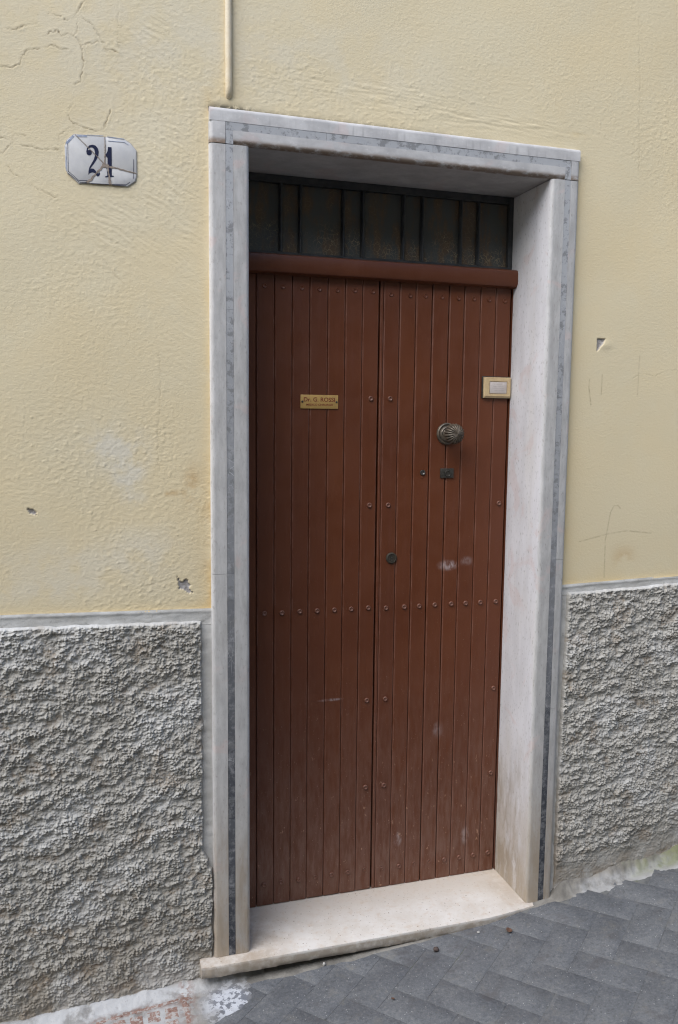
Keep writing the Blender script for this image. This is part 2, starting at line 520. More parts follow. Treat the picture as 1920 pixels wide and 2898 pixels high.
def mat_pane():
    M = Mat('dirty_crackled_pane')
    x, y, z = M.sep()
    n1 = M.noise(12, 5, 0.65); n2 = M.noise(1.0, 4, 0.65, vec=M.scaled(26, 26, 9))
    c = M.mix(M.ramp(n2, 0.42, 0.62), (0.066, 0.070, 0.066), (0.100, 0.068, 0.042))
    c = M.mix(M.ramp(n1, 0.5, 0.7, 0, 0.7), c, (0.075, 0.078, 0.068))
    v = M.n('ShaderNodeTexVoronoi', feature='DISTANCE_TO_EDGE')
    w = M.n('ShaderNodeVectorMath', operation='ADD')
    nz = M.n('ShaderNodeTexNoise'); M.l(M.pos, nz.inputs['Vector']); nz.inputs['Scale'].default_value = 45
    sc = M.n('ShaderNodeVectorMath', operation='SCALE'); M.l(nz.outputs['Color'], sc.inputs[0]); sc.inputs['Scale'].default_value = 0.022
    M.l(M.pos, w.inputs[0]); M.l(sc.outputs[0], w.inputs[1]); M.l(w.outputs[0], v.inputs['Vector'])
    v.inputs['Scale'].default_value = 75
    line = M.ramp(v.outputs[0], 0.045, 0.0)
    where = M.mul(M.ramp(M.add(z, M.mul(n1, -0.16)), 2.06, 1.96), M.ramp(n1, 0.42, 0.6, 0.25, 1))
    c = M.mix(M.mul(line, M.add(where, M.mul(M.ramp(n2, 0.5, 0.62), 0.3))), c, (0.33, 0.26, 0.15))
    nm = M.bump(M.noise(40, 4), 0.001, 0.4)
    return M.done(c, M.ramp(n1, 0.3, 0.7, 0.3, 0.55), 0.35, normal=nm)

def mat_paving():
    M = Mat('dark_grey_paving_stone')
    r = M.rand()
    n1 = M.noise(7, 5, 0.65); n2 = M.noise(230, 3, 0.6)
    c = M.mix(M.ramp(n1, 0.3, 0.7), (0.100, 0.106, 0.116), (0.136, 0.142, 0.150))
    c = M.mix(M.mul(r, 0.03), c, (0.095, 0.098, 0.104))
    c = M.mix(M.ramp(n2, 0.5, 0.75, 0, 0.6), c, (0.17, 0.175, 0.185))
    c = M.mix(M.ramp(n2, 0.45, 0.28, 0, 0.6), c, (0.06, 0.063, 0.07))
    g = M.noise(95, 4, 0.75)
    c = M.mix(M.ramp(g, 0.52, 0.66, 0, 0.5), c, (0.20, 0.20, 0.20))
    c = M.mix(M.ramp(g, 0.47, 0.34, 0, 0.55), c, (0.062, 0.064, 0.068))
    d = M.voro(140); ch = M.n('ShaderNodeTexVoronoi'); M.l(M.pos, ch.inputs['Vector']); ch.inputs['Scale'].default_value = 140
    sp = M.n('ShaderNodeSeparateColor'); M.l(ch.outputs['Color'], sp.inputs[0])
    fl = M.mul(M.ramp(d, 0.26, 0.12), M.ramp(sp.outputs[0], 0.86, 0.90))
    c = M.mix(M.mul(fl, 0.8), c, (0.40, 0.40, 0.40))
    c = M.mix(M.ramp(M.noise(16, 5, 0.7), 0.54, 0.72, 0, 0.55), c, (0.165, 0.160, 0.147))
    c = M.mix(M.ramp(M.noise(9, 4, 0.7, vec=M.scaled(1, 1.3, 1)), 0.54, 0.70, 0, 0.6), c, (0.082, 0.078, 0.080))
    nm = M.bump(n2, 0.0016, 0.7)
    nm = M.bump(g, 0.002, 0.5, nm)
    return M.done(c, M.ramp(n1, 0.3, 0.7, 0.62, 0.8), 0.35, normal=nm)

def mat_joint():
    M = Mat('dusty_joint_mortar')
    n = M.noise(18, 4, 0.65)
    c = M.mix(M.ramp(n, 0.4, 0.6), (0.095, 0.098, 0.102), (0.15, 0.152, 0.148))
    c = M.mix(M.ramp(M.noise(9, 4, 0.65), 0.54, 0.68), c, (0.105, 0.115, 0.075))
    c = M.mix(M.ramp(M.noise(11, 3), 0.56, 0.66, 0, 0.7), c, (0.04, 0.04, 0.042))
    return M.done(c, 0.95, 0.15, normal=M.bump(M.noise(250, 3), 0.002, 0.6))

def mat_patch():
    """cement, lime splash, sandy mortar: which is which comes with the mesh"""
    M = Mat('patched_cement')
    n1 = M.noise(14, 5, 0.65); n2 = M.noise(120, 4, 0.7); n3 = M.noise(62, 4, 0.6)
    c = M.mix(M.ramp(n1, 0.35, 0.65), (0.14, 0.132, 0.118), (0.235, 0.222, 0.198))
    white = M.mix(M.ramp(n3, 0.47, 0.53), (0.155, 0.165, 0.19), (0.47, 0.49, 0.53))
    c = M.mix(M.attr('splash'), c, white)
    c = M.mix(M.mul(M.attr('lime'), M.ramp(n1, 0.32, 0.5, 0.35, 1.0)), c, (0.42, 0.425, 0.43))
    c = M.mix(M.mul(M.attr('moss'), M.ramp(n1, 0.4, 0.6, 0.15, 0.8)), c, (0.15, 0.165, 0.07))
    c = M.mix(M.ramp(n2, 0.60, 0.74, 0, 0.6), c, (0.14, 0.125, 0.11))
    c = M.mix(M.mul(M.attr('brown'), M.ramp(n3, 0.42, 0.56)), c, (0.20, 0.125, 0.10))
    nm = M.bump(n2, 0.002, 0.7)
    return M.done(c, 0.9, 0.25, normal=nm)

def mat_brick():
    M = Mat('worn_terracotta')
    n = M.noise(85, 4, 0.7); n1 = M.noise(20, 3)
    c = M.mix(M.ramp(n1, 0.35, 0.65), (0.22, 0.135, 0.11), (0.28, 0.19, 0.16))
    c = M.mix(M.ramp(n, 0.47, 0.58, 0, 0.9), c, (0.38, 0.365, 0.35))
    c = M.mix(M.ramp(n, 0.42, 0.3, 0, 0.7), c, (0.11, 0.05, 0.04))
    return M.done(c, 0.9, 0.25, normal=M.bump(n, 0.002, 0.8))

PLASTER = mat_plaster(); ROUGH = mat_roughcast(); MARBLE = mat_marble(); LINTEL = mat_lintel(); INLAY = mat_inlay()
SILL = mat_sill(); DOOR = mat_door(); BEAM = mat_door('red_brown_beam_paint', 0.0)
BAND = mat_cement('pale_cement_band', (0.40, 0.395, 0.375), (0.50, 0.50, 0.485))
MASON = mat_cement('masonry_core', (0.20, 0.18, 0.15), (0.26, 0.24, 0.21))
DARKIN = mat_simple('dark_door_backing', (0.022, 0.012, 0.009), 0.8, 0.2)
IRON = mat_simple('black_painted_iron', (0.022, 0.025, 0.028), 0.38, 0.5, 0.0, (0.045, 0.047, 0.049), 30, 0.0006)
PANE = mat_pane()
RIVETM = mat_simple('highlit_rivet_paint', (0.125, 0.048, 0.030), 0.36, 0.45, 0.0, (0.17, 0.085, 0.06), 300)  # lighter than the door paint: gloss highlights put into the colour
BRONZE = mat_simple('dull_bronze', (0.125, 0.100, 0.074), 0.40, 0.5, 0.35, (0.066, 0.056, 0.044), 60, 0.0006)
DARKMETAL = mat_simple('dark_tarnished_metal', (0.045, 0.042, 0.036), 0.45, 0.5, 0.5, (0.075, 0.070, 0.060), 80, 0.0005)
STEEL = mat_simple('worn_lock_steel', (0.16, 0.15, 0.14), 0.4, 0.5, 0.8, (0.09, 0.085, 0.08), 90)
BRASS = mat_simple('aged_brass_plate', (0.48, 0.305, 0.10), 0.42, 0.5, 0.2, (0.42, 0.27, 0.09), 45, 0.0004)
REDINK = mat_simple('dark_red_enamel', (0.17, 0.030, 0.015), 0.5)
CREAM = mat_simple('yellowed_cream_plastic', (0.50, 0.385, 0.215), 0.45, 0.4, 0.0, (0.45, 0.33, 0.19), 50, 0.0004)
CARD = mat_simple('faded_paper_card', (0.48, 0.44, 0.42), 0.6, 0.3, 0.0, (0.43, 0.39, 0.37), 120)
FADED = mat_simple('faded_print', (0.31, 0.28, 0.275), 0.7)
ENAMEL = mat_simple('glazed_white_tile', (0.545, 0.54, 0.53), 0.25, 0.45, 0.0, (0.47, 0.47, 0.475), 18, 0.0005)
BLUE = mat_simple('dark_blue_glaze', (0.012, 0.016, 0.045), 0.3)
PALEBLUE = mat_simple('washed_blue_glaze', (0.22, 0.26, 0.36), 0.35, 0.5, 0.0, (0.42, 0.45, 0.52), 60)
GROUT = mat_simple('brown_crack_mortar', (0.27, 0.225, 0.185), 0.9, 0.2, 0.0, (0.20, 0.165, 0.14), 120, 0.001)
PIPE = mat_simple('cream_painted_conduit', (0.60, 0.53, 0.40), 0.6, 0.3, 0.0, (0.56, 0.47, 0.32), 25, 0.0006)
PAVING = mat_paving(); JOINT = mat_joint(); PATCH = mat_patch(); BRICK = mat_brick()
LEAFM = mat_simple('dry_leaf_brown', (0.15, 0.080, 0.05), 0.7, 0.3, 0.0, (0.09, 0.05, 0.035), 150, 0.001)
NUT = mat_simple('dark_seed_husk', (0.055, 0.042, 0.040), 0.7, 0.3, 0.0, (0.09, 0.065, 0.055), 150, 0.001)
PEBBLE = mat_simple('pale_pebble', (0.42, 0.41, 0.39), 0.7, 0.3, 0.0, (0.33, 0.32, 0.30), 120, 0.001)

# ------------------------------------------------------------------ large structure: the ground
def axis(*spans):
    out = []
    for a, b, s in spans:
        n = max(1, int(round((b - a) / s)))
        out += list(np.linspace(a, b, n, endpoint=False))
    return np.array(out + [spans[-1][1]])

gx = axis((-30, -2, 2.0), (-2, 3, 0.1), (3, 30, 2.0)); gy = axis((-30, -2, 2.0), (-2, 0.4, 0.2))
GX, GY = np.meshgrid(gx, gy)
GXc = np.clip(GX, -3, 3)
GZ = ground_z(GXc) - 0.06
ground = link('ground', grid_mesh('ground', np.stack([GX, GY, GZ], -1).reshape(-1, 3), GX.shape), None, MASON)
tag(ground, 'bedding under the sloping street pavement', kind='structure')

pavement = empty('pavement', (0, 0, 0))
tag(pavement, 'dark grey herringbone stone pavement rising to the right past the doorstep', kind='structure')
px = axis((-2.0, 3.0, 0.02)); py = axis((-2.2, 0.024, 0.04))
PX, PY = np.meshgrid(px, py)
link('joint_mortar', grid_mesh('joint_mortar', np.stack([PX, PY, ground_z(PX) - 0.0010], -1).reshape(-1, 3), PX.shape), pavement, JOINT)

TH, CW, U0, V0 = -0.8793, 0.09918, -0.0037, 0.0584
def stone_mesh(seed):
    rnd = random.Random(seed)
    L, B, H, g, c = 2 * CW, CW, 0.045, (0.0001, 0.0002, 0.0007, 0.0001, 0.0002, 0.0001, 0.0004)[seed % 7], 0.0002
    mb = MB()
    pts = []
    n1, n2 = 6, 3
    def edge(a, b, n):
        return [(a[0] + (b[0] - a[0]) * k / n, a[1] + (b[1] - a[1]) * k / n) for k in range(n)]
    hx, hy = L / 2 - g, B / 2 - g
    cs = [(-hx, -hy), (hx, -hy), (hx, hy), (-hx, hy)]
    for i in range(4):
        pts += edge(cs[i], cs[(i + 1) % 4], n1 if i % 2 == 0 else n2)
    m = len(pts)
    top = []; mid = []; bot = []
    for (x, y) in pts:
        j = rnd.uniform(-0.0002, 0.0005)
        k = 1 - j / hy
        cc = c * rnd.uniform(0.6, 2.0)
        mid.append((x * (1 - j / hx), y * k, -cc * 0.7))
        top.append((x * (1 - (j + cc) / hx), y * (1 - (j + cc) / hy), rnd.uniform(-0.0002, 0.0002)))
        bot.append((x, y, -H))
    mb.add(top + mid + bot, [tuple(range(m))] + [(i, (i + 1) % m, m + (i + 1) % m, m + i) for i in range(m)]
           + [(m + i, m + (i + 1) % m, 2 * m + (i + 1) % m, 2 * m + i) for i in range(m)])
    me = mb.mesh('paving_stone', R(60))
    me.materials.append(PAVING)
    return me
stone_meshes = [stone_mesh(k) for k in range(7)]
ct, st = math.cos(TH), math.sin(TH)
n_st = 0
cands = []
for i in range(-40, 40):
    for j in range(-40, 40):
        m = (i - j) % 4
        if m not in (0, 3):
            continue
        cu, cv, rot = ((i + 1, j + 0.5, 0) if m == 0 else (i + 0.5, j + 1, math.pi / 2))
        u, v = U0 + cu * CW, V0 + cv * CW
        x, y = ct * u - st * v, st * u + ct * v
        if not (-1.7 < x < 2.6 and -1.55 < y < 0.06):
            continue
        if y > (-0.012 if x > 1.03 else 0.02):
            continue
        if 0.80 < x < 1.04 and y > -0.012:
            continue
        if x < -0.13 and y > -0.30:            # under the cement patch
            continue
        cands.append(((x - 0.6) ** 2 + (y + 0.2) ** 2, x, y, rot))
cands.sort()
for _, x, y, rot in cands[:300]:
    o = link('paving_stone', random.choice(stone_meshes), pavement)
    dz = float(ground_z(x + 0.02) - ground_z(x - 0.02)) / 0.04
    o.matrix_local = (Matrix.Translation((x, y, float(ground_z(x)) + random.uniform(-0.00015, 0.00015)))
                      @ Matrix.Rotation(-math.atan(dz), 4, 'Y')
                      @ Euler((random.uniform(-0.001, 0.001), random.uniform(-0.001, 0.001), 0)).to_matrix().to_4x4()
                      @ Matrix.Rotation(TH + rot + random.choice((0, math.pi)), 4, 'Z'))

# cement patch with the lime splash, left of the doorstep
cx_ = axis((-1.6, -0.75, 0.03), (-0.75, 0.04, 0.003)); cy_ = axis((-0.55, -0.26, 0.02), (-0.26, 0.03, 0.003))
X, Y = np.meshgrid(cx_, cy_)
edge = X + 0.03 * fbm(X * 14, Y * 14, 4, 3)
right_edge = -0.012 - 0.25 * smooth(-0.10, -0.24, Y)
cover = smooth(0.018, -0.022, edge - right_edge) * smooth(-0.44, -0.36, Y + 0.04 * fbm(X * 9, Y * 9, 3, 8))
Zc = ground_z(X) - 0.006 + 0.0095 * cover + 0.0022 * fbm(X * 50, Y * 50, 4, 5) * cover
rise = smooth(-0.028, 0.012, Y + 0.008 * fbm(X * 20, Y * 20, 3, 6))
Zc = Zc + rise * (0.020 + 0.006 * fbm(X * 12, Y * 12, 2, 9))
splash = np.clip(gauss(X, Y, -0.075, -0.095, 0.075, 0.075) * 1.7 + 0.45 * fbm(X * 22, Y * 22, 4, 21) - 0.25, 0, 1)
lime = np.clip(gauss(X, Y, -0.30, -0.012, 0.20, 0.020) * 1.5 + gauss(X, Y, -0.55, -0.03, 0.15, 0.05) + gauss(X, Y, -0.28, -0.10, 0.13, 0.07) * 0.9 + 0.3 * fbm(X * 18, Y * 18, 3, 2), 0, 1)
brownp = np.clip(gauss(X, Y, -0.19, -0.06, 0.02, 0.09) + gauss(X, Y, -0.33, -0.045, 0.13, 0.012), 0, 1)
patch = link('cement_patch', grid_mesh('cement_patch', np.stack([X, Y, Zc], -1).reshape(-1, 3), X.shape, None,
             {'splash': splash, 'lime': lime, 'moss': X * 0, 'brown': brownp}), pavement, PATCH)

# small terracotta pieces set in it
def chip_mesh(w, h, seed):
    rnd = random.Random(seed)
    n = 5
    pts = []
    cs = [(-w / 2, -h / 2), (w / 2, -h / 2), (w / 2, h / 2), (-w / 2, h / 2)]
    for i in range(4):
        a, b = cs[i], cs[(i + 1) % 4]
        for k in range(n):
            t = k / n
            pts.append((a[0] + (b[0] - a[0]) * t + rnd.uniform(-1, 1) * 0.0018, a[1] + (b[1] - a[1]) * t + rnd.uniform(-1, 1) * 0.0018))
    m = len(pts)
    mb = MB()
    mb.add([(x * 0.95, y * 0.95, 0) for x, y in pts] + [(x, y, -0.0015) for x, y in pts] + [(x, y, -0.012) for x, y in pts],
           [tuple(range(m))] + [(i, (i + 1) % m, m + (i + 1) % m, m + i) for i in range(m)] + [(m + i, m + (i + 1) % m, 2 * m + (i + 1) % m, 2 * m + i) for i in range(m)])
    me = mb.mesh('brick', R(50)); me.materials.append(BRICK)
    return me
sq = [chip_mesh(0.034, 0.042, k) for k in range(4)]
def put_chip(me, x, y, rz, dz=0.0042):
    o = link('brick', me, patch)
    o.matrix_local = Matrix.Translation((x, y, float(ground_z(x)) + dz)) @ Matrix.Rotation(-0.06, 4, 'Y') @ Matrix.Rotation(rz, 4, 'Z')
for r_ in range(5):
    for k in range(9):
        x = -0.236 - 0.0465 * k + random.uniform(-0.002, 0.002); y = -0.083 - 0.0525 * r_ - 0.0015 * k + random.uniform(-0.002, 0.002)
        put_chip(random.choice(sq), x, y, random.uniform(-0.05, 0.05))
put_chip(chip_mesh(0.15, 0.011, 9), -0.285, -0.045, 0.05, 0.0045)
put_chip(chip_mesh(0.07, 0.010, 10), -0.40, -0.053, 0.07, 0.0045)
put_chip(chip_mesh(0.014, 0.10, 11), -0.196, -0.090, 0.06, 0.0045)

# sandy mortar along the foot of the doorstep and the wall on the right
fx = axis((-0.06, 1.7, 0.004), (1.7, 2.9, 0.03)); fy = axis((-0.12, 0.024, 0.004))
X, Y = np.meshgrid(fx, fy)
nz = fbm(X * 26, Y * 26, 4, 31)
front = -0.050 + 0.022 * smooth(0.4, 0.95, X) + 0.010 * fbm(X * 11, Y * 3, 3, 33)
dust = smooth(front - 0.006, front + 0.016, Y)
rightside = smooth(1.02, 1.08, X)
Zf = ground_z(X) - 0.004 + 0.0065 * dust * (1 - rightside) + 0.0040 * rightside * smooth(-0.075, -0.03, Y + 0.008 * nz) + 0.0010 * nz * (dust + rightside * 0.8)
wallrise = smooth(-0.022, 0.016, Y + 0.008 * nz) * smooth(0.985, 1.03, X)
Zf = Zf + wallrise * (0.034 + 0.020 * fbm(X * 7, Y * 3, 3, 40))
lime = smooth(1.05, 1.12, X + 0.04 * nz) * smooth(0.030, 0.012, Zf - ground_z(X) + 0.010 * nz) * (0.9 + 0.5 * nz)
moss = smooth(1.22, 1.40, X + 0.1 * nz) * smooth(-0.045, -0.012, Y) * 0.9
link('mortar_fillet', grid_mesh('mortar_fillet', np.stack([X, Y, Zf], -1).reshape(-1, 3), X.shape, None,
     {'splash': X * 0, 'lime': np.clip(lime * 0.6, 0, 1), 'moss': np.clip(moss, 0, 1), 'brown': X * 0}), pavement, PATCH)

# ------------------------------------------------------------------ large structure: the house wall
wall = empty('house_wall', (0.45, 0.03, 0))
tag(wall, 'cream yellow plastered house wall with a grey roughcast base around the brown door', 'wall', kind='thing')
def child(o):
    o.matrix_parent_inverse = Matrix.Translation((-0.45, -0.03, 0)); return o

def z_split(x):          # lower edge of the yellow paint
    return np.where(x < 0.45, 1.020 + 0.012 * np.clip((-0.11 - x) / 0.55, -0.2, 1.5), 1.034 + 0.012 * np.clip((x - 1.017) / 0.42, -0.1, 2))

CRACKS = [
 [(-0.589, 2.475), (-0.567, 2.478), (-0.546, 2.49), (-0.519, 2.501)],
 [(-0.519, 2.517), (-0.505, 2.516), (-0.492, 2.524), (-0.461, 2.523)],
 [(-0.407, 2.567), (-0.419, 2.548), (-0.433, 2.523), (-0.454, 2.514)],
 [(-0.424, 2.515), (-0.428, 2.489), (-0.432, 2.481)],
 [(-0.496, 2.476), (-0.487, 2.483), (-0.471, 2.487), (-0.463, 2.476), (-0.451, 2.483), (-0.432, 2.481), (-0.421, 2.468), (-0.415, 2.449), (-0.413, 2.424), (-0.417, 2.395), (-0.421, 2.375), (-0.436, 2.366)],
 [(-0.75, 2.40), (-0.625, 2.391), (-0.607, 2.389), (-0.576, 2.389), (-0.564, 2.397), (-0.554, 2.419), (-0.543, 2.435), (-0.532, 2.435), (-0.513, 2.441), (-0.48, 2.452), (-0.464, 2.445), (-0.447, 2.448)],
 [(-0.416, 2.459), (-0.398, 2.467), (-0.372, 2.475)],
 [(-0.413, 2.526), (-0.388, 2.51), (-0.374, 2.49), (-0.363, 2.469)],
 [(-0.361, 2.46), (-0.342, 2.458), (-0.327, 2.452)],
 [(-0.33, 2.62), (-0.327, 2.55), (-0.33, 2.499), (-0.328, 2.467)],
 [(-0.327, 2.479), (-0.29, 2.477), (-0.274, 2.474), (-0.252, 2.477)],
 [(-0.44, 2.32), (-0.453, 2.301)],
 [(-0.454, 2.291), (-0.444, 2.279), (-0.44, 2.273), (-0.409, 2.265), (-0.385, 2.26), (-0.367, 2.268), (-0.356, 2.299), (-0.348, 2.315)],
 [(-0.446, 2.266), (-0.474, 2.241), (-0.479, 2.216)],
 [(-0.70, 2.224), (-0.612, 2.222), (-0.586, 2.221), (-0.576, 2.235), (-0.554, 2.232)],
 [(-0.579, 2.233), (-0.583, 2.217), (-0.597, 2.196), (-0.605, 2.186), (-0.65, 2.195)],
 [(-0.565, 2.209), (-0.541, 2.207), (-0.513, 2.202), (-0.478, 2.208)],
 [(-0.306, 2.342), (-0.273, 2.334), (-0.239, 2.321), (-0.202, 2.306)],
 [(-0.597, 2.159), (-0.585, 2.14), (-0.568, 2.131)],
 [(-0.551, 2.117), (-0.516, 2.105), (-0.495, 2.092), (-0.48, 2.092)],
 [(-0.368, 1.939), (-0.347, 1.908), (-0.31, 1.877)],
 [(1.22, 1.683), (1.245, 1.699), (1.269, 1.7), (1.3, 1.692), (1.35, 1.714), (1.389, 1.714)],
 [(-0.238, 1.72), (-0.236, 1.601), (-0.244, 1.504), (-0.242, 1.406)],
 [(1.183, 2.752), (1.199, 2.531), (1.2, 2.456), (1.207, 2.375), (1.208, 2.312)],
]
STRONG = {0, 2, 4, 5, 8, 12, 14, 15, 16}
FAINT = {21, 22, 23, 9, 17, 20}
MARKS = [
 ([(1.067, 1.678), (1.066, 1.654), (1.076, 1.6)], 0.8), ([(1.111, 1.693), (1.111, 1.632)], 0.6),
 ([(1.244, 1.757), (1.243, 1.716), (1.243, 1.677), (1.243, 1.633)], 0.4),
 ([(1.199, 1.275), (1.190, 1.285), (1.175, 1.283), (1.164, 1.263), (1.149, 1.173), (1.151, 1.054)], 0.6),
 ([(1.054, 1.172), (1.156, 1.194), (1.227, 1.202), (1.318, 1.192)], 0.6),
]
wx = axis((-6, -0.78, 0.12), (-0.78, 1.62, 0.0024), (1.62, 6, 0.12)); wz = axis((1.02, 2.86, 0.0024), (2.86, 6, 0.12))
X, Z0 = np.meshgrid(wx, wz)
Z = Z0 + (z_split(X) - 1.02 + 0.0015 * fbm(X * 12, X * 0, 3, 71)) * np.clip(1 - (Z0 - 1.02) / 0.5, 0, 1)
amp = 0.50 * np.clip(0.55 + 1.8 * fbm(X * 1.9, Z * 1.9, 4, 4), 0.12, 1.4)
amp = amp * (1 - 0.75 * gauss(X, Z, -0.55, 2.35, 0.22, 0.30)) * (1 + 0.5 * smooth(1.7, 1.1, Z) * (X < 0.4))
amp = amp * np.where(X > 0.5, np.where(Z > 2.36, 0.8, 0.55), 1.0)
dx = X + 0.02 * perlin(X * 6, Z * 6, 9); dz_ = Z + 0.02 * perlin(X * 6, Z * 6, 12)
h = 0.0005 * fbm(dx * 62, dz_ * 100, 3, 1) + 0.0008 * np.abs(fbm(dx * 110, dz_ * 150, 2, 6)) + 0.0006 * fbm(dx * 95 + dz_ * 70, dz_ * 110 - dx * 30, 2, 14)
lump = np.maximum(0, fbm(dx * 80, dz_ * 105, 2, 18) - 0.22) * 0.0030
h = (h + lump) * amp
# trowel sweeps
rot_u = (X * 0.55 + Z * 0.83); rot_v = (X * 0.83 - Z * 0.55)
sw = gauss(X, Z, -0.36, 2.02, 0.09, 0.09) + 0.8 * gauss(X, Z, -0.22, 2.15, 0.10, 0.16) + 0.6 * gauss(X, Z, -0.25, 2.50, 0.1, 0.1) + 0.5 * gauss(X, Z, -0.18, 1.85, 0.05, 0.25)
h += 0.0012 * sw * perlin(rot_u * 130 + 2 * perlin(X * 14, Z * 14, 3), rot_v * 14, 8)
# ridges dragged over the lintel
sw2 = gauss(X, Z, 0.72, 2.40, 0.30, 0.022) + 0.7 * gauss(X, Z, 0.35, 2.44, 0.3, 0.03)
h += 0.0017 * sw2 * perlin(X * 14, Z * 130 + X * 6, 28)
h += (0.004 * perlin(X * 1.3, Z * 1.3, 40) + 0.002 * perlin(X * 4, Z * 4, 41)) * (1 - np.exp(-((X + 0.052) / 0.12) ** 2) * (Z > 2.2))
crack = np.zeros(X.shape)
for k, c in enumerate(CRACKS):
    pad = 0.02
    m = (X > min(p[0] for p in c) - pad) & (X < max(p[0] for p in c) + pad) & (Z > min(p[1] for p in c) - pad) & (Z < max(p[1] for p in c) + pad)
    xs_, zs_ = X[m], Z[m]
    jx = xs_ + 0.0045 * fbm(xs_ * 75, zs_ * 75, 3, 50); jz = zs_ + 0.0045 * fbm(xs_ * 75, zs_ * 75, 3, 55)
    d = poly_dist(jx, jz, c)
    s = 1.0 if k in STRONG else (0.4 if k in FAINT else 0.75)
    w = 0.0013 if k in STRONG else 0.0010
    crack[m] = np.maximum(crack[m], s * np.exp(-(d / w) ** 2) * np.clip(0.75 + 1.3 * fbm(xs_ * 28, zs_ * 28, 2, 60), 0.25, 1.0) * 0.8)
    sv = s * np.clip(0.6 + 1.6 * fbm(xs_ * 28, zs_ * 28, 2, 60), 0.08, 1.2)
    h[m] -= 0.0010 * sv * np.exp(-(d / 0.0013) ** 2)
    h[m] += 0.00035 * sv * np.exp(-((d - 0.004) / 0.004) ** 2)
for c, s in MARKS:
    crack = np.maximum(crack, 0.75 * s * np.exp(-(poly_dist(X, Z, c) / 0.0017) ** 2) * np.clip(0.85 + fbm(X * 60, Z * 60, 2, 66), 0.35, 1))
bare = np.zeros(X.shape)
jx = X + 0.011 * fbm(X * 55, Z * 55, 4, 70); jz = Z + 0.011 * fbm(X * 55, Z * 55, 4, 73)
for poly in ([(-0.196, 1.110), (-0.165, 1.104), (-0.157, 1.066), (-0.174, 1.073), (-0.193, 1.092)],
             [(-0.577, 1.312), (-0.562, 1.309), (-0.549, 1.296), (-0.560, 1.290), (-0.573, 1.300)]):
    bare = np.maximum(bare, in_poly(jx, jz, poly))
tear = in_poly(X, Z, [(1.089, 1.803), (1.118, 1.804), (1.108, 1.786), (1.089, 1.764)])
bare = np.maximum(bare, tear)
h -= 0.0045 * bare
h += 0.0022 * gauss(X, Z, 1.118, 1.785, 0.022, 0.014) * (1 - tear)
pj = 1 + 1.6 * fbm(X * 22, Z * 22, 4, 85)
pale = gauss(X, Z, -0.36, 1.47, 0.07, 0.045) * pj + gauss(X, Z, -0.32, 1.39, 0.04, 0.07) * pj + 0.55 * gauss(X, Z, -0.45, 1.16, 0.22, 0.06) + 0.45 * gauss(X, Z, -0.28, 1.2, 0.08, 0.06) + 0.5 * gauss(X, Z, -0.5, 1.09, 0.2, 0.03) \
    + 0.35 * gauss(X, Z, 0.1, 2.5, 0.6, 0.12) + 0.30 * gauss(X, Z, -0.35, 2.35, 0.3, 0.35)
pale = np.clip(pale, 0, 1)
near = np.minimum(np.abs(X - XL), np.abs(X - XR))
warm = 0.75 * np.exp(-near / 0.018) * (Z < 2.40) * np.clip(0.45 + 1.2 * fbm(X * 14, Z * 7, 3, 83), 0.1, 0.9) + 0.8 * np.exp(-(Z - z_split(X)) / 0.012) + 0.28 * smooth(1.9, 1.15, Z) * np.exp(-near / 0.10) \
    + 0.4 * (np.exp(-(np.abs(X + 0.052) / 0.022) ** 2)) * (Z > 2.38) + 0.25 * np.clip(fbm(X * 5, Z * 3, 3, 80), 0, 1)
warm = np.clip(warm, 0, 1)
rust = np.clip(0.7 * gauss(X, Z, -0.215, 1.345, 0.035, 0.008) + 0.6 * gauss(X, Z, -0.155, 1.36, 0.02, 0.05) + 0.4 * gauss(X, Z, 1.22, 1.12, 0.04, 0.03) + 0.35 * np.exp(-np.abs(X - XL) / 0.02) * smooth(1.6, 1.3, Z) * (X < 0), 0, 1)
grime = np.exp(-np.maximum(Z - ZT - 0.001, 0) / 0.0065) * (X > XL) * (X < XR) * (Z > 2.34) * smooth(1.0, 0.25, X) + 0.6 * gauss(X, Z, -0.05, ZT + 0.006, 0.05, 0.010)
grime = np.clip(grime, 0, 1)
lip = np.exp(-(Z - z_split(X)) / 0.006)
h += 0.0025 * lip
Yp = YW - h
Xc = 0.25 * (X[:-1, :-1] + X[1:, :-1] + X[:-1, 1:] + X[1:, 1:]); Zc_ = 0.25 * (Z[:-1, :-1] + Z[1:, :-1] + Z[:-1, 1:] + Z[1:, 1:])
keep = ~((Xc > XL + 0.014) & (Xc < XR - 0.014) & (Zc_ < ZT - 0.014))
child(link('plaster', grid_mesh('plaster', np.stack([X, Yp, Z], -1).reshape(-1, 3), X.shape, keep,
     {'crack': np.clip(crack, 0, 1), 'bare': bare, 'pale': pale, 'warm': warm, 'rust': rust, 'grime': grime}), wall, PLASTER))

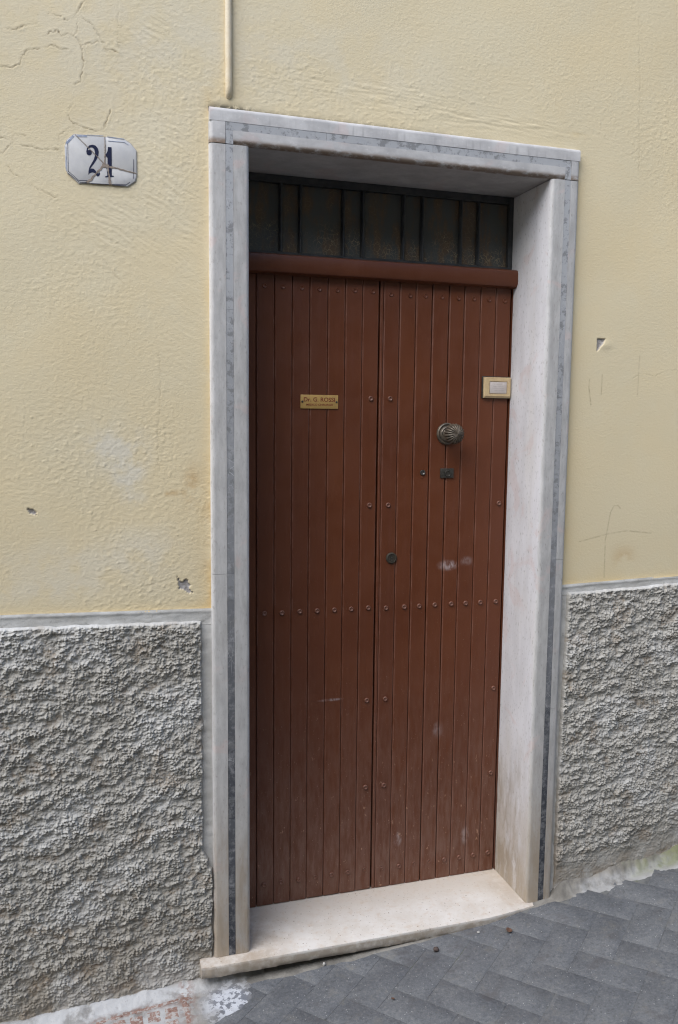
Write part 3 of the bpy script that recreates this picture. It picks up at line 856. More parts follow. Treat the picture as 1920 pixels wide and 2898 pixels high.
def roughcast(xs, zs, side):
    X0, Z0 = np.meshgrid(xs, zs)
    if side < 0:
        xe = -0.131 + 0.026 * smooth(0.34, 0.24, Z0 + 0.05 * fbm(Z0 * 22, Z0 * 0, 2, 94)) + 0.005 * fbm(Z0 * 34, Z0 * 0, 3, 90)
        X = X0 + (xe + 0.131) * np.clip(1 - (-0.131 - X0) / 0.2, 0, 1)
        zt = z_split(X) - 0.030 + 0.003 * fbm(X * 25, X * 0, 3, 91)
    else:
        xe = 1.006 + 0.010 * smooth(0.5, 1.0, Z0) + 0.003 * fbm(Z0 * 30, Z0 * 0, 2, 92)
        X = X0 + (xe - 1.006) * np.clip(1 - (X0 - 1.006) / 0.2, 0, 1)
        zt = z_split(X) - 0.022 + 0.003 * fbm(X * 25, X * 0, 3, 93)
    Z = Z0 + (zt - 0.99) * np.clip(1 - (0.99 - Z0) / 0.3, 0, 1)
    wxx = X + 0.005 * perlin(X * 18, Z * 18, 2) + 0.0018 * perlin(X * 90, Z * 90, 12); wzz = Z + 0.005 * perlin(X * 18, Z * 18, 5) + 0.0018 * perlin(X * 90, Z * 90, 15)
    big = fbm((wxx * 0.95 + wzz * 0.1) * 14, (wzz * 0.97 - wxx * 0.1) * 24, 3, 1)
    mid = fbm(wxx * 46, wzz * 54, 2, 7)
    lum = fbm(wxx * 104, wzz * 110, 2, 17)
    d1, h1 = cells(wxx * 128, wzz * 140, 1)
    d2, h2 = cells(wxx * 215, wzz * 228, 2)
    g1 = np.maximum(0, 1 - (d1 / 0.70) ** 2) * (0.45 + 0.55 * h1)
    g2 = np.maximum(0, 1 - (d2 / 0.70) ** 2) * (0.4 + 0.6 * h2)
    dens = np.clip(0.65 + 1.0 * big + 0.9 * mid, 0.10, 1.3)
    h = 0.0036 * big + 0.0030 * mid + 0.0026 * lum + 0.0058 * g1 * dens + 0.0036 * g2 * (dens + 0.1) + 0.0018 * fbm(X * 250, Z * 250, 2, 3)
    gz = ground_z(np.clip(X, -3, 3))
    h = 1.02 * h * smooth(3.0, 2.85, X) * smooth(-1.9, -1.8, X)
    foot = smooth(0.02, 0.13, Z - gz - (0.04 if side > 0 else 0.015) + 0.04 * fbm(X * 9, Z * 9, 2, 22))
    if side > 0:
        h = h * (0.22 + 0.78 * foot)
    else:
        h = h * (0.6 + 0.4 * foot)
    edge = np.minimum(zt - Z, (xe - X) if side < 0 else (X - xe))
    e = smooth(0.0, 0.006, edge)
    Yr = 0.017 - e * (0.009 + h) + 0.004 * (1 - foot) * (side > 0)
    cav = np.clip(-(big * 1.2 + mid * 0.5) - 0.05, 0, 1)
    brown = np.clip(smooth(0.15, 0.42, fbm(X * 11, Z * 13, 4, 33) + 0.6 * cav - 0.12) * (1 - g1) * 0.55, 0, 1)
    brown = np.maximum(brown, 0.45 * smooth(0.10, 0.0, Z - gz) * smooth(-0.1, 0.25, fbm(X * 20, Z * 20, 3, 39)))
    if side > 0:
        brown = np.maximum(brown, 0.5 * np.exp(-np.abs(X - xe) / 0.02) * smooth(0.55, 0.1, Z))
    chalk = 0.4 * smooth(0.18, 0.45, fbm(X * 4.5 + 9, Z * 6, 3, 44) + 0.15 * g1) + 0.5 * np.exp(-((zt - Z) / 0.008) ** 2)
    P = np.stack([X, Yr, Z], -1).reshape(-1, 3)
    o = link('roughcast_base', grid_mesh('roughcast_base', P, X.shape, None, {'brown': brown, 'chalk': np.clip(chalk, 0, 1)}), wall, ROUGH)
    return child(o)
zs = axis((-0.5, -0.14, 0.02), (-0.14, 0.99, 0.0017))
roughcast(axis((-6, -1.9, 0.15), (-1.9, -0.76, 0.0052), (-0.76, -0.131, 0.0017)), zs, -1)
roughcast(axis((1.006, 1.62, 0.0017), (1.62, 3.0, 0.0052), (3.0, 6, 0.15)), zs, 1)

def band(xs, zs, seed):
    X, Z0 = np.meshgrid(xs, zs)
    Z = Z0 + (z_split(X) - 1.02) * (Z0 > 0.9)
    Yb = 0.0175 + 0.002 * fbm(X * 14, Z * 40, 3, seed) + 0.0006 * fbm(X * 120, Z * 160, 2, seed + 2)
    if zs[-1] > 1.0:
        Yb = Yb - 0.0022 * np.exp(-((Z - z_split(X) + 0.003) / 0.004) ** 2)
    child(link('cement_band', grid_mesh('cement_band', np.stack([X, Yb, Z], -1).reshape(-1, 3), X.shape), wall, BAND))
band(axis((-6, -0.76, 0.15), (-0.76, -0.100, 0.004)), axis((0.978, 1.024, 0.003)), 3)
band(axis((0.985, 1.62, 0.004), (1.62, 6, 0.15)), axis((0.99, 1.024, 0.003)), 6)
band(axis((-0.14, -0.100, 0.003)), axis((-0.12, 0.977, 0.006)), 9)
band(axis((0.985, 1.03, 0.003)), axis((-0.12, 0.989, 0.006)), 12)
mb = MB()
mb.box(-6, XL + 0.02, 0.032, 0.30, -0.8, 6.0); mb.box(XR - 0.02, 6, 0.032, 0.30, -0.8, 6.0)
mb.box(XL + 0.0205, XR - 0.0205, 0.034, 0.30, ZT - 0.02, 6.0); mb.box(XL + 0.0205, XR - 0.0205, 0.034, 0.30, -0.8, -0.045)
mb.box(-6, 6, 0.3005, 4.0, -0.8, 5.99)
child(mb.build('masonry', MASON, wall))

mb = MB(); mb.box(1.45, 3.4, -0.75, 0.06, 3.05, 3.19)  # slab added out of frame to dim the wall's upper right
tag(bevelled('added_shade_slab', mb, MASON, None, 0.01), 'slab added out of frame high on the right to shade the top of the wall', kind='structure')

# unseen house across the street, added behind the camera to narrow the sky light
mb = MB()
fz0, fz1, fyy = -1.0, 4.6, -3.9
cols = [-7.0, -4.6, -3.6, -1.4, -0.4, 1.8, 2.8, 5.0, 6.0, 8.0]
rows = [fz0, 1.5, 2.7, fz1]
for i in range(len(cols) - 1):
    for j in range(3):
        if i % 2 == 1 and j == 1:
            continue
        mb.box(cols[i], cols[i + 1], fyy - 0.35, fyy, rows[j], rows[j + 1])
mb.box(-7.0, 8.0, fyy - 4.0, fyy - 0.352, fz0, fz1 - 0.01)
far_side = mb.build('added_wall_opposite', mat_cement('opposite_grey_plaster', (0.34, 0.32, 0.28), (0.42, 0.39, 0.34)), None)
tag(far_side, 'unseen grey plastered house front added behind the camera to narrow the sky light', kind='structure')

# ------------------------------------------------------------------ marble surround
sur = empty('door_surround', (0.45, 0, 0))
tag(sur, 'white marble door surround with a dark blue grey inlay stripe', 'door frame', kind='thing')
def sc(o):
    o.matrix_parent_inverse = Matrix.Translation((-0.45, 0, 0)); return o
I0, I1 = 0.0425, 0.0625           # inlay, measured outwards from the opening
DY = D + 0.045
def jamb(side):
    f = (lambda x: -x) if side < 0 else (lambda x: W + x)
    out = 0.1045 if side < 0 else XR - W
    pr = [(0.0, DY), (0.0, 0.011)] + [(0.011 - 0.011 * math.cos(R(a)), 0.011 - 0.011 * math.sin(R(a))) for a in (15, 30, 45, 60, 75, 90)] + [(I0, 0.0), (I0, DY)]
    main = sc(extrude('jamb', [(f(a), b) for a, b in pr], 'z', 0.0005, ZI - 0.0018, MARBLE, sur, 0.018, 0.0002, 3 + side))
    po = [(I1 + 0.0004, 0.028), (I1 + 0.0004, 0.0)] + [(out - 0.011 + 0.011 * math.sin(R(a)), 0.011 - 0.011 * math.cos(R(a))) for a in (0, 15, 30, 45, 60, 75, 90)] + [(out, 0.028)]
    cuts = [0.0006, 0.644, 1.122, ZI - 0.0018] if side > 0 else [0.0006, 1.121, ZI - 0.0018]
    for k in range(len(cuts) - 1):
        extrude('edge_strip', [(f(a), b) for a, b in po], 'z', cuts[k] + 0.0004, cuts[k + 1] - 0.0004, MARBLE, main, 0.018, 0.0002, 20 + k)
    ic = [0.0006, 0.080, 0.414, 1.047, 1.121, 1.835, ZI - 0.0018] if side < 0 else [0.0006, 0.273, 0.646, 1.121, 1.62, ZI - 0.0018]
    for k in range(len(ic) - 1):
        extrude('inlay', [(f(a), b) for a, b in ((I0 + 0.0004, 0.028), (I0 + 0.0004, 0.0008), (I1, 0.0006), (I1, 0.028))], 'z', ic[k] + 0.0003, ic[k + 1] - 0.0003, INLAY, main, 0.03, 0.0003, 40 + k)
    return main
jl = jamb(-1); jr = jamb(1)
# lintel: lower piece with the soffit, corner pieces, inlay, top strip
pl = [(DY, ZI), (0.012, ZI)] + [(0.012 - 0.012 * math.sin(R(a)), ZI + 0.012 - 0.012 * math.cos(R(a))) for a in (15, 30, 45, 60, 75, 90)] + [(0.0, ZI + 0.034), (DY, ZI + 0.034)]
lint = sc(extrude('lintel', pl, 'x', -I0, W + I0, LINTEL, sur, 0.018, 0.0003, 61))
for s in (-1, 1):
    out = XL if s < 0 else XR
    a = (-I1 - 0.0004) if s < 0 else (W + I1 + 0.0004)
    pz = [(a, 0.028), (a, 0.0)] + [(out - s * 0.011 + s * 0.011 * math.sin(R(t)), 0.011 - 0.011 * math.cos(R(t))) for t in (0, 15, 30, 45, 60, 75, 90)] + [(out, 0.028)]
    extrude('edge_strip', pz, 'z', ZI, ZI + 0.0538, LINTEL, lint, 0.01, 0.0004, 70 + s)
    b0, b1 = sorted((s * I0 + (W if s > 0 else 0), s * I1 + (W if s > 0 else 0)))
    extrude('inlay', [(b0 + 0.0004, 0.028), (b0 + 0.0004, 0.0008), (b1, 0.0008), (b1, 0.028)], 'z', ZI, ZI + 0.0337, INLAY, lint, 0.01, 0.0003, 74 + s)
for k, (a, b) in enumerate(((-I1, 0.21), (0.21, 0.52), (0.52, W + I1))):
    extrude('inlay', [(0.028, ZI + 0.0344), (0.0008, ZI + 0.0344), (0.0007, ZI + 0.0538), (0.028, ZI + 0.0538)], 'x', a + 0.0003, b - 0.0003, INLAY, lint, 0.02, 0.0004, 80 + k)
pt = [(0.030, ZI + 0.0545), (0.0, ZI + 0.0545)] + [(0.011 - 0.011 * math.cos(R(a)), ZT - 0.011 + 0.011 * math.sin(R(a))) for a in (0, 15, 30, 45, 60, 75, 90)] + [(0.030, ZT)]
extrude('edge_strip', pt, 'x', XL + 0.001, XR - 0.001, LINTEL, lint, 0.012, 0.0003, 90)

# ------------------------------------------------------------------ doorstep
nx = 150
xs = np.linspace(-0.146, 1.004, nx)
vs = []; fs = []
prof_n = None
for i, x in enumerate(xs):
    xf = float(x)
    n0 = float(fbm(np.array([xf * 16]), np.array([0.3]), 4, 101)[0]); n1_ = float(fbm(np.array([xf * 30]), np.array([5.3]), 4, 104)[0])
    y0 = -0.038 + 0.026 * float(smooth(0.72, 1.0, np.array(xf))) + 0.0008 * n0
    if xf < -0.13: y0 += 0.003
    th = 0.037 + 0.0024 * n1_
    chip = max(0.0, n1_ - 0.15) * 0.012 + (0.004 if xf < 0.15 and n0 > 0.1 else 0)
    r = 0.0022 + chip * 0.6
    yb = 0.05 if xf < XL - 0.004 or xf > XR else DY
    prof = [(yb, 0.0), (0.03, 0.0), (y0 + r + 0.004, 0.0003 * n0), (y0 + r * 0.4, -r * 0.25), (y0 + 0.0006, -r), (y0 + 0.001 * n1_, -th * 0.6), (y0 + 0.003, -th + 0.003), (y0 + 0.007, -th), (yb, -th)]
    prof_n = len(prof)
    vs += [(xf, a, b) for a, b in prof]
for i in range(nx - 1):
    for k in range(prof_n):
        k2 = (k + 1) % prof_n
        fs.append((i * prof_n + k, i * prof_n + k2, (i + 1) * prof_n + k2, (i + 1) * prof_n + k))
fs.append(tuple(range(prof_n))); fs.append(tuple(range((nx - 1) * prof_n, nx * prof_n)))
mb = MB(); mb.add(vs, fs)
step = mb.build('doorstep', SILL, None, R(40))
tag(step, 'cream stone doorstep slab under the brown door, its left end jutting past the frame', 'doorstep', kind='thing')

# ------------------------------------------------------------------ double door
door = empty('double_door', (0.45, D, 0))
tag(door, 'red brown double door of vertical planks with rows of rivets', 'door', kind='thing')
INV = Matrix.Translation((-0.45, -D, 0))
def dc(o): o.matrix_parent_inverse = INV; return o
def plank(x0, x1, z0, z1, parent, dy=0.0, c=0.0028, g=0.0006, mat=None):
    y = D + dy
    q = 0.0016
    pr = [(x0 + g, D + 0.020), (x0 + g, y + c), (x0 + g + c * 0.75, y + 0.0005), (x0 + g + c, y), (x0 + g + c + q, y),
          (x1 - g - c - q, y), (x1 - g - c, y), (x1 - g - c * 0.75, y + 0.0005), (x1 - g, y + c), (x1 - g, D + 0.020)]
    return extrude('plank', pr, 'z', z0, z1, mat or DOOR, parent, 0.06, 0.0003, int(x0 * 900), 5, [0, 0, 0.8, 1, 0, 0, 1, 0.8, 0, 0])
def rivet_mesh():
    mb = MB()
    mb.lathe([(0.0080, -0.0006), (0.0078, 0.0022), (0.0069, 0.0043), (0.0056, 0.0050), (0.0046, 0.0045), (0.0037, 0.0030), (0.0010, 0.0027)], (0, 0, 0), 14)
    me = mb.mesh('rivet', R(60)); me.materials.append(RIVETM); return me
RIV = rivet_mesh()
mb = MB(); mb.lathe([(0.0072, -0.0006), (0.0071, 0.0012), (0.0060, 0.0026), (0.0046, 0.0022), (0.0036, 0.0012), (0.001, 0.0010)], (0, 0, 0), 12)
RIVF = mb.mesh('rivet', R(60)); RIVF.materials.append(DOOR)
def rivet(x, z, parent, worn_faint=False):
    o = link('rivet', RIVF if worn_faint else RIV, parent)
    o.location = (x + random.uniform(-0.0008, 0.0008), D, z + random.uniform(-0.001, 0.001))
    return o
GL = [0.0615, 0.116, 0.1705, 0.2245, 0.281, 0.336, 0.391, 0.4440]
GR_ = [0.459, 0.512, 0.566, 0.621, 0.678, 0.731, 0.787, 0.841, 0.894]
ZD = 1.985
def leaf(x0, x1):
    mb = MB(); mb.box(x0, x1, D + 0.0205, D + 0.042, 0.006, ZD)
    return dc(mb.build('door_leaf', DARKIN, door))
left = leaf(0.0625, 0.4438)
right = leaf(0.4485, 0.8935)
for a, b in zip(GL[:-1], GL[1:]):
    plank(a, b, 0.0035 + random.uniform(-0.001, 0.0012), ZD, left, random.uniform(-0.0003, 0.0003))
plank(0.4482, 0.459, 0.003, ZD, right, 0.0002, 0.002, 0.0004)
for k, (a, b) in enumerate(zip(GR_[:-1], GR_[1:])):
    wide = 0.0007 if k in (2, 3, 4) else 0.0
    plank(a + wide * (k in (3, 4)), b - wide * (k in (2, 3)), 0.002 + random.uniform(-0.0012, 0.0012), ZD, right, random.uniform(-0.0004, 0.0004))
RX_L = [0.0855, 0.1415, 0.198, 0.2535, 0.3092, 0.3646, 0.4220]; RX_R = [0.4825, 0.544, 0.597, 0.6515, 0.7085, 0.762, 0.815, 0.8705]
for x in RX_L:
    rivet(x, 1.9355, left, True); rivet(x, 0.9525, left); rivet(x, 0.0722, left, x in (0.2535, 0.4220))  # top row flat and door-coloured so its highlights stay faint; others worn
for x in RX_R:
    rivet(x, 1.932, right, True); rivet(x, 0.9494, right); rivet(x, 0.0660, right, x in (0.4825, 0.597, 0.6515))
for z in (1.6125, 1.2805, 0.648, 0.355):
    rivet(0.4205, z, left); rivet(0.4838, z, right)
for z in (1.279, 0.651, 0.353):
    rivet(0.872, z, right)
# knob: turned rose and a fluted melon-shaped grip
mb = MB()
mb.lathe([(0.0350, -0.001), (0.0350, 0.004), (0.0335, 0.0075), (0.0305, 0.0085), (0.0285, 0.0065), (0.026, 0.0065), (0.0235, 0.012), (0.021, 0.0135), (0.017, 0.0115), (0.0125, 0.014), (0.0115, 0.036)], (0.679, D, 1.5055), 40)
mb.build('knob_rose', BRONZE, right, R(50))
NF, NL, NR = 20, 200, 26
vs = []; fs = []
for i in range(NR + 1):
    t = math.pi * (0.04 + 0.95 * i / NR)
    for k in range(NL):
        a = 2 * math.pi * k / NL
        prof = abs(math.sin(a * NF / 2)) ** 0.6
        fl = 1 - 0.13 * (1 - prof) * min(1.0, math.sin(t) * 2.2)
        rr = 0.0328 * math.sin(t) * fl
        hh = 0.0590 - 0.0275 * math.cos(t) * fl
        vs.append((0.679 + rr * math.cos(a), D - hh, 1.5055 + rr * math.sin(a)))
for i in range(NR):
    for k in range(NL):
        k2 = (k + 1) % NL
        fs.append((i * NL + k, i * NL + k2, (i + 1) * NL + k2, (i + 1) * NL + k))
fs.append(tuple(range(NL))); fs.append(tuple(range(NR * NL, (NR + 1) * NL)))
mb = MB(); mb.add(vs, fs); mb.build('door_knob', BRONZE, right, R(80))
# rectangular cylinder lock
mb = MB(); mb.box(0.6592, 0.7052, D - 0.0045, D + 0.001, 1.3640, 1.3945)
bevelled('lock_plate', mb, DARKMETAL, right, 0.0008)
mb = MB(); mb.lathe([(0.0098, 0.004), (0.0098, 0.0075), (0.0090, 0.0085), (0.0078, 0.0078), (0.0075, 0.0065), (0.002, 0.0065)], (0.6835, D, 1.3785), 28)
mb.build('lock_cylinder', DARKMETAL, right, R(45))
# spy hole
mb = MB(); mb.lathe([(0.0088, -0.001), (0.0088, 0.003), (0.0080, 0.0045), (0.0062, 0.0045), (0.0048, 0.0025), (0.0015, 0.0018)], (0.5985, D, 1.3815), 24)
mb.build('spy_hole', STEEL, right, R(45))
mb = MB(); mb.lathe([(0.0042, -0.001), (0.0042, 0.0012), (0.001, 0.0016)], (0.5965, D, 1.3655), 12); mb.build('screw_head', DOOR, right, R(45))
# round rim lock
mb = MB(); mb.lathe([(0.0182, -0.001), (0.0180, 0.003), (0.0160, 0.0058), (0.0138, 0.0064), (0.0128, 0.0050), (0.004, 0.0048)], (0.4975, D, 1.1095), 36)
mb.build('round_lock', mat_simple('blackened_lock_brass', (0.030, 0.026, 0.020), 0.6, 0.25, 0.0, (0.05, 0.042, 0.03), 90), right, R(45))
mb = MB(); mb.box(0.4964, 0.4986, D - 0.0056, D - 0.004, 1.1000, 1.1085); mb.lathe([(0.0026, 0.004), (0.0026, 0.0058), (0.001, 0.0058)], (0.4975, D, 1.112), 12)
mb.build('keyhole', STEEL, right)
# frame behind the leaves and the rounded rail over them
mb = MB()
for (a, b, y0) in ((0.0006, 0.0600, 0.001), (0.8975, W - 0.0006, -0.004)):
    dc(extrude('frame_post', [(a, D + 0.043), (a, D + y0), (b - 0.002, D + y0), (b, D + y0 + 0.002), (b, D + 0.043)], 'z', 0.0008, 1.969, DOOR, door, 0.05, 0.0004, 7))
B0, B1 = 1.970, 2.0265
pb = [(D + 0.043, B0), (D - 0.016, B0), (D - 0.026, B0 + 0.004), (D - 0.030, B0 + 0.012), (D - 0.030, B1 - 0.012), (D - 0.027, B1 - 0.004), (D - 0.018, B1), (D + 0.043, B1 + 0.004)]
dc(extrude('transom_rail', pb, 'x', 0.0006, W - 0.0006, BEAM, door, 0.05, 0.0006, 8))

# ------------------------------------------------------------------ fanlight
fan = empty('fanlight', (0.45, D + 0.02, 2.03))
tag(fan, 'dark barred fanlight of dirty glass strips above the brown door', 'window', kind='thing')
FI = Matrix.Translation((-0.45, -D - 0.02, -2.03))
def fc(o): o.matrix_parent_inverse = FI; return o
FY = D + 0.012
FB, FT = 2.0312, ZI - 0.0008
mb = MB()
mb.box(0.0008, 0.030, FY, FY + 0.028, FB, FT); mb.box(0.884, W - 0.0008, FY, FY + 0.028, FB, FT)
mb.box(0.0305, 0.8835, FY + 0.0004, FY + 0.028, FT - 0.022, FT); mb.box(0.0305, 0.8835, FY + 0.0004, FY + 0.028, FB, FB + 0.008)
fc(mb.build('fanlight_frame', IRON, fan))
BX = [0.138, 0.197, 0.331, 0.393, 0.525, 0.588, 0.719, 0.780]
bm_ = MB(); hw = 0.0048
bm_.add([(-hw, 0.022, FB + 0.008), (-hw, 0.004, FB + 0.008), (-hw * 0.35, -0.002, FB + 0.008), (hw * 0.35, -0.002, FB + 0.008), (hw, 0.004, FB + 0.008), (hw, 0.022, FB + 0.008)] +
        [(-hw, 0.022, FT - 0.022), (-hw, 0.004, FT - 0.022), (-hw * 0.35, -0.002, FT - 0.022), (hw * 0.35, -0.002, FT - 0.022), (hw, 0.004, FT - 0.022), (hw, 0.022, FT - 0.022)],
        [(i, (i + 1) % 6, 6 + (i + 1) % 6, 6 + i) for i in range(6)] + [(5, 4, 3, 2, 1, 0), (6, 7, 8, 9, 10, 11)])
BARM = bm_.mesh('glazing_bar'); BARM.materials.append(IRON)
for x in BX:
    o = fc(link('glazing_bar', BARM, fan)); o.location = (x, FY, 0)
pe = [0.030] + BX + [0.884]
for a, b in zip(pe[:-1], pe[1:]):
    a2 = a + (0.005 if a > 0.031 else 0.0004); b2 = b - (0.005 if b < 0.883 else 0.0004)
    mb = MB(); mb.box(a2, b2, FY + 0.0145, FY + 0.0185, FB + 0.0084, FT - 0.0224)
    fc(mb.build('pane', PANE, fan))

# ------------------------------------------------------------------ conduit over the lintel
pipe_pts = [(-0.0515, YW - 0.0055, z_) for z_ in (6.0, 3.4, 2.9, 2.7, 2.55, 2.45, 2.405)] + [(-0.0515, YW - 0.0045, 2.392), (-0.0515, YW - 0.001, 2.384), (-0.0515, YW + 0.008, 2.380)]
vs = []; fs = []; n = 16
for i, p in enumerate(pipe_pts):
    rr = 0.0090 if i < 8 else 0.0080
    p0 = Vector(pipe_pts[max(0, i - 1)]); p1 = Vector(pipe_pts[min(len(pipe_pts) - 1, i + 1)])
    q = (p1 - p0).to_track_quat('Z', 'Y')
    for k in range(n):
        a = 2 * math.pi * k / n
        vs.append(tuple(Vector(p) + q @ Vector((rr * math.cos(a), rr * math.sin(a), 0))))
for i in range(len(pipe_pts) - 1):
    for k in range(n):
        fs.append((i * n + k, i * n + (k + 1) % n, (i + 1) * n + (k + 1) % n, (i + 1) * n + k))
fs.append(tuple(range(n)))
mb = MB(); mb.add(vs, fs)
tag(mb.build('conduit_pipe', PIPE, None, R(50)), 'thin cream painted conduit running down the wall to just above the lintel', 'pipe', kind='thing')

# ------------------------------------------------------------------ house number tile
hn = empty('house_number_tile', (-0.375, YW, 2.187))
tag(hn, 'cracked white ceramic house number tile reading 21 on the yellow wall', 'house number', kind='thing')
HI = Matrix.Translation((0.375, -YW, -2.187))
def hc(o): o.matrix_parent_inverse = HI; return o
def hp(px_, py_):        # tile drawing units to metres
    return (-0.4607 + (px_ - 195) * 0.000153, 2.2472 - (py_ - 175 - (px_ - 340) * 0.081) * 0.0001535)
TY = YW - 0.0026
octo = [(340, 176), (820, 172), (1140, 182), (1230, 235), (1320, 340), (1325, 720), (1300, 830), (1165, 930), (905, 915), (530, 930), (400, 950), (222, 800), (192, 700), (190, 380), (225, 280)]
octo = [(a, b + (a - 340) * 0.081) for a, b in octo]
cen = (815, 648)
cuts = {'t1': (352, 184), 't2': (820, 208), 'r': (1322, 790), 'b2': (897, 966), 'b1': (530, 945)}
shards = [
    [cen, cuts['t1'], octo[1]], [cen, octo[1], octo[2], octo[3], octo[4], cuts['r']],
    [cen, cuts['r'], octo[6], octo[7], cuts['b2']], [cen, cuts['b2'], cuts['b1']],
    [cen, cuts['b1'], octo[10], octo[11], octo[12], octo[13], octo[14], octo[0], cuts['t1']],
]
for sh in shards:
    gx_ = sum(p[0] for p in sh) / len(sh); gy_ = sum(p[1] for p in sh) / len(sh)
    pts = [hp(gx_ + (p[0] - gx_) * 0.985, gy_ + (p[1] - gy_) * 0.985) for p in sh]
    mb = MB(); mb.plate(pts, TY + random.uniform(-0.0003, 0.0003), YW + 0.004)
    hc(bevelled('tile_shard', mb, ENAMEL, hn, 0.0006))
mb = MB(); mb.plate([hp(650 + (p[0] - 650) * 1.012, 640 + (p[1] - 640) * 1.012) for p in octo], TY + 0.0016, YW + 0.006)
hc(mb.build('mortar_bed', mat_cement('pale_tile_mortar', (0.36, 0.345, 0.32), (0.46, 0.45, 0.43), 60), hn))
def strip(mb, a, b, wa, wb, y0, y1, rough=0.0):
    (ax, az), (bx, bz) = hp(*a), hp(*b)
    d = Vector((bx - ax, bz - az)); L = d.length; d.normalize(); nrm = Vector((-d.y, d.x))
    n = max(1, int(L / 0.004)) if rough else 1
    up = []; dn = []
    for i in range(n + 1):
        t = i / n
        w = wa + (wb - wa) * t; j = random.uniform(-0.3, 0.3) * rough * w
        px_, pz_ = ax + (bx - ax) * t + nrm.x * j, az + (bz - az) * t + nrm.y * j
        w1 = w * (1 + random.uniform(-0.5, 0.4) * rough); w2 = w * (1 + random.uniform(-0.5, 0.4) * rough)
        up.append((px_ + nrm.x * w1, pz_ + nrm.y * w1)); dn.append((px_ - nrm.x * w2, pz_ - nrm.y * w2))
    mb.plate(up + dn[::-1], y0, y1)
for k, (a, b, w1, w2) in enumerate(((cen, cuts['t1'], 0.0009, 0.0005), (cen, (822, 430), 0.0016, 0.0011), ((822, 430), cuts['t2'], 0.0011, 0.0009), ((830, 680), (1000, 705), 0.0026, 0.0018), ((1000, 705), cuts['r'], 0.0018, 0.0012),
                        ((860, 660), (873, 800), 0.0015, 0.0016), ((873, 800), cuts['b2'], 0.0016, 0.0034), (cen, (690, 775), 0.0030, 0.0016), ((690, 775), cuts['b1'], 0.0016, 0.0034), ((770, 655), (880, 672), 0.0042, 0.003))):
    mb = MB(); strip(mb, a, b, w1, w2, TY - 0.0010 - k * 0.00003, TY + 0.002, 1.0)
    hc(mb.build('crack_filler', GROUT, hn))
two = [(545, 430), (560, 395), (595, 378), (625, 385), (648, 410), (660, 460), (655, 520), (638, 575), (600, 640), (568, 695), (553, 750), (548, 815), (575, 788), (610, 775), (645, 785), (668, 815), (690, 842), (720, 835), (735, 795), (722, 768),
       (712, 790), (690, 790), (665, 750), (635, 720), (600, 715), (580, 728), (600, 690), (640, 640), (680, 580), (708, 520), (720, 450), (706, 395), (670, 352), (620, 340), (570, 353), (535, 398), (523, 450), (535, 488)]
one = [(868, 372), (925, 375), (921, 823), (953, 828), (950, 844), (818, 855), (812, 838), (848, 828), (856, 640), (857, 545), (835, 518), (815, 547), (805, 535), (811, 500), (838, 480), (858, 440)]
mb = MB(); mb.plate([hp(*p) for p in two], TY - 0.0006, TY + 0.0006)
hc(mb.build('numeral', BLUE, hn))
mb = MB(); mb.plate([hp(568 + 43 * math.cos(R(a)), 466 + 43 * math.sin(R(a))) for a in range(0, 360, 24)], TY - 0.00068, TY + 0.0006)
hc(mb.build('numeral_ball', BLUE, hn))
mb = MB(); mb.plate([hp(*p) for p in one], TY - 0.0006, TY + 0.0006)
hc(mb.build('numeral', BLUE, hn))
mb = MB()
for k, (a, b) in enumerate((((236, 330), (234, 770)), ((238, 765), (395, 905)), ((392, 905), (560, 908)), ((236, 795), (405, 932)), ((410, 934), (520, 938)), ((590, 952), (870, 964)), ((925, 960), (1150, 968)), ((925, 975), (1150, 984)), ((1150, 972), (1210, 925)), ((1278, 560), (1272, 870)))):
    strip(mb, a, b, 0.00055, 0.00055, TY - 0.0005 - k * 0.00002, TY + 0.0006)
hc(mb.build('border_line', BLUE, hn))
mb = MB()
for k, (a, b, w_) in enumerate((((385, 205), (540, 205), 0.0024), ((215, 330), (330, 205), 0.0026), ((870, 275), (1125, 290), 0.0008), ((1125, 288), (1195, 330), 0.0008), ((206, 380), (210, 760), 0.0008), ((540, 188), (800, 195), 0.0006), ((860, 210), (1130, 240), 0.0008))):
    strip(mb, a, b, w_, w_, TY - 0.00045 - k * 0.00002, TY + 0.0006)
hc(mb.build('faded_border', PALEBLUE, hn))

# ------------------------------------------------------------------ brass name plate
def text_mesh(s, size, mat, x, z, y, parent, name, width=None, bold=0.0):
    cu = bpy.data.curves.new(name, 'FONT')
    cu.body = s; cu.size = size; cu.align_x = 'CENTER'; cu.align_y = 'CENTER'; cu.extrude = 0.0003; cu.offset = bold
    tmp = bpy.data.objects.new(name + '_source', cu)
    COL.objects.link(tmp)
    dg = bpy.context.evaluated_depsgraph_get()
    me = bpy.data.meshes.new_from_object(tmp.evaluated_get(dg))
    bpy.data.objects.remove(tmp, do_unlink=True)
    w = max(v.co.x for v in me.vertices) - min(v.co.x for v in me.vertices)
    k = (width / w) if width else 1.0
    for v in me.vertices:
        v.co = Vector((x + v.co.x * k, y - v.co.z, z + v.co.y))
    me.update()
    me.materials.clear(); me.materials.append(mat)
    return link(name, me, parent)
npl = empty('name_plate', (0.255, D, 1.60))
tag(npl, 'small brass plate lettered Dr. G. ROSSI screwed to the left door leaf', 'name plate', kind='thing')
NI = Matrix.Translation((-0.255, -D, -1.60))
def nc(o): o.matrix_parent_inverse = NI; return o
mb = MB(); mb.box(0.196, 0.3145, D - 0.0030, D + 0.0002, 1.5790, 1.6205)
nc(bevelled('plate', mb, BRASS, npl, 0.0006))
nc(text_mesh('Dr. G. ROSSI', 0.0175, REDINK, 0.2550, 1.6058, D - 0.0031, npl, 'lettering', 0.098, 0.00025))
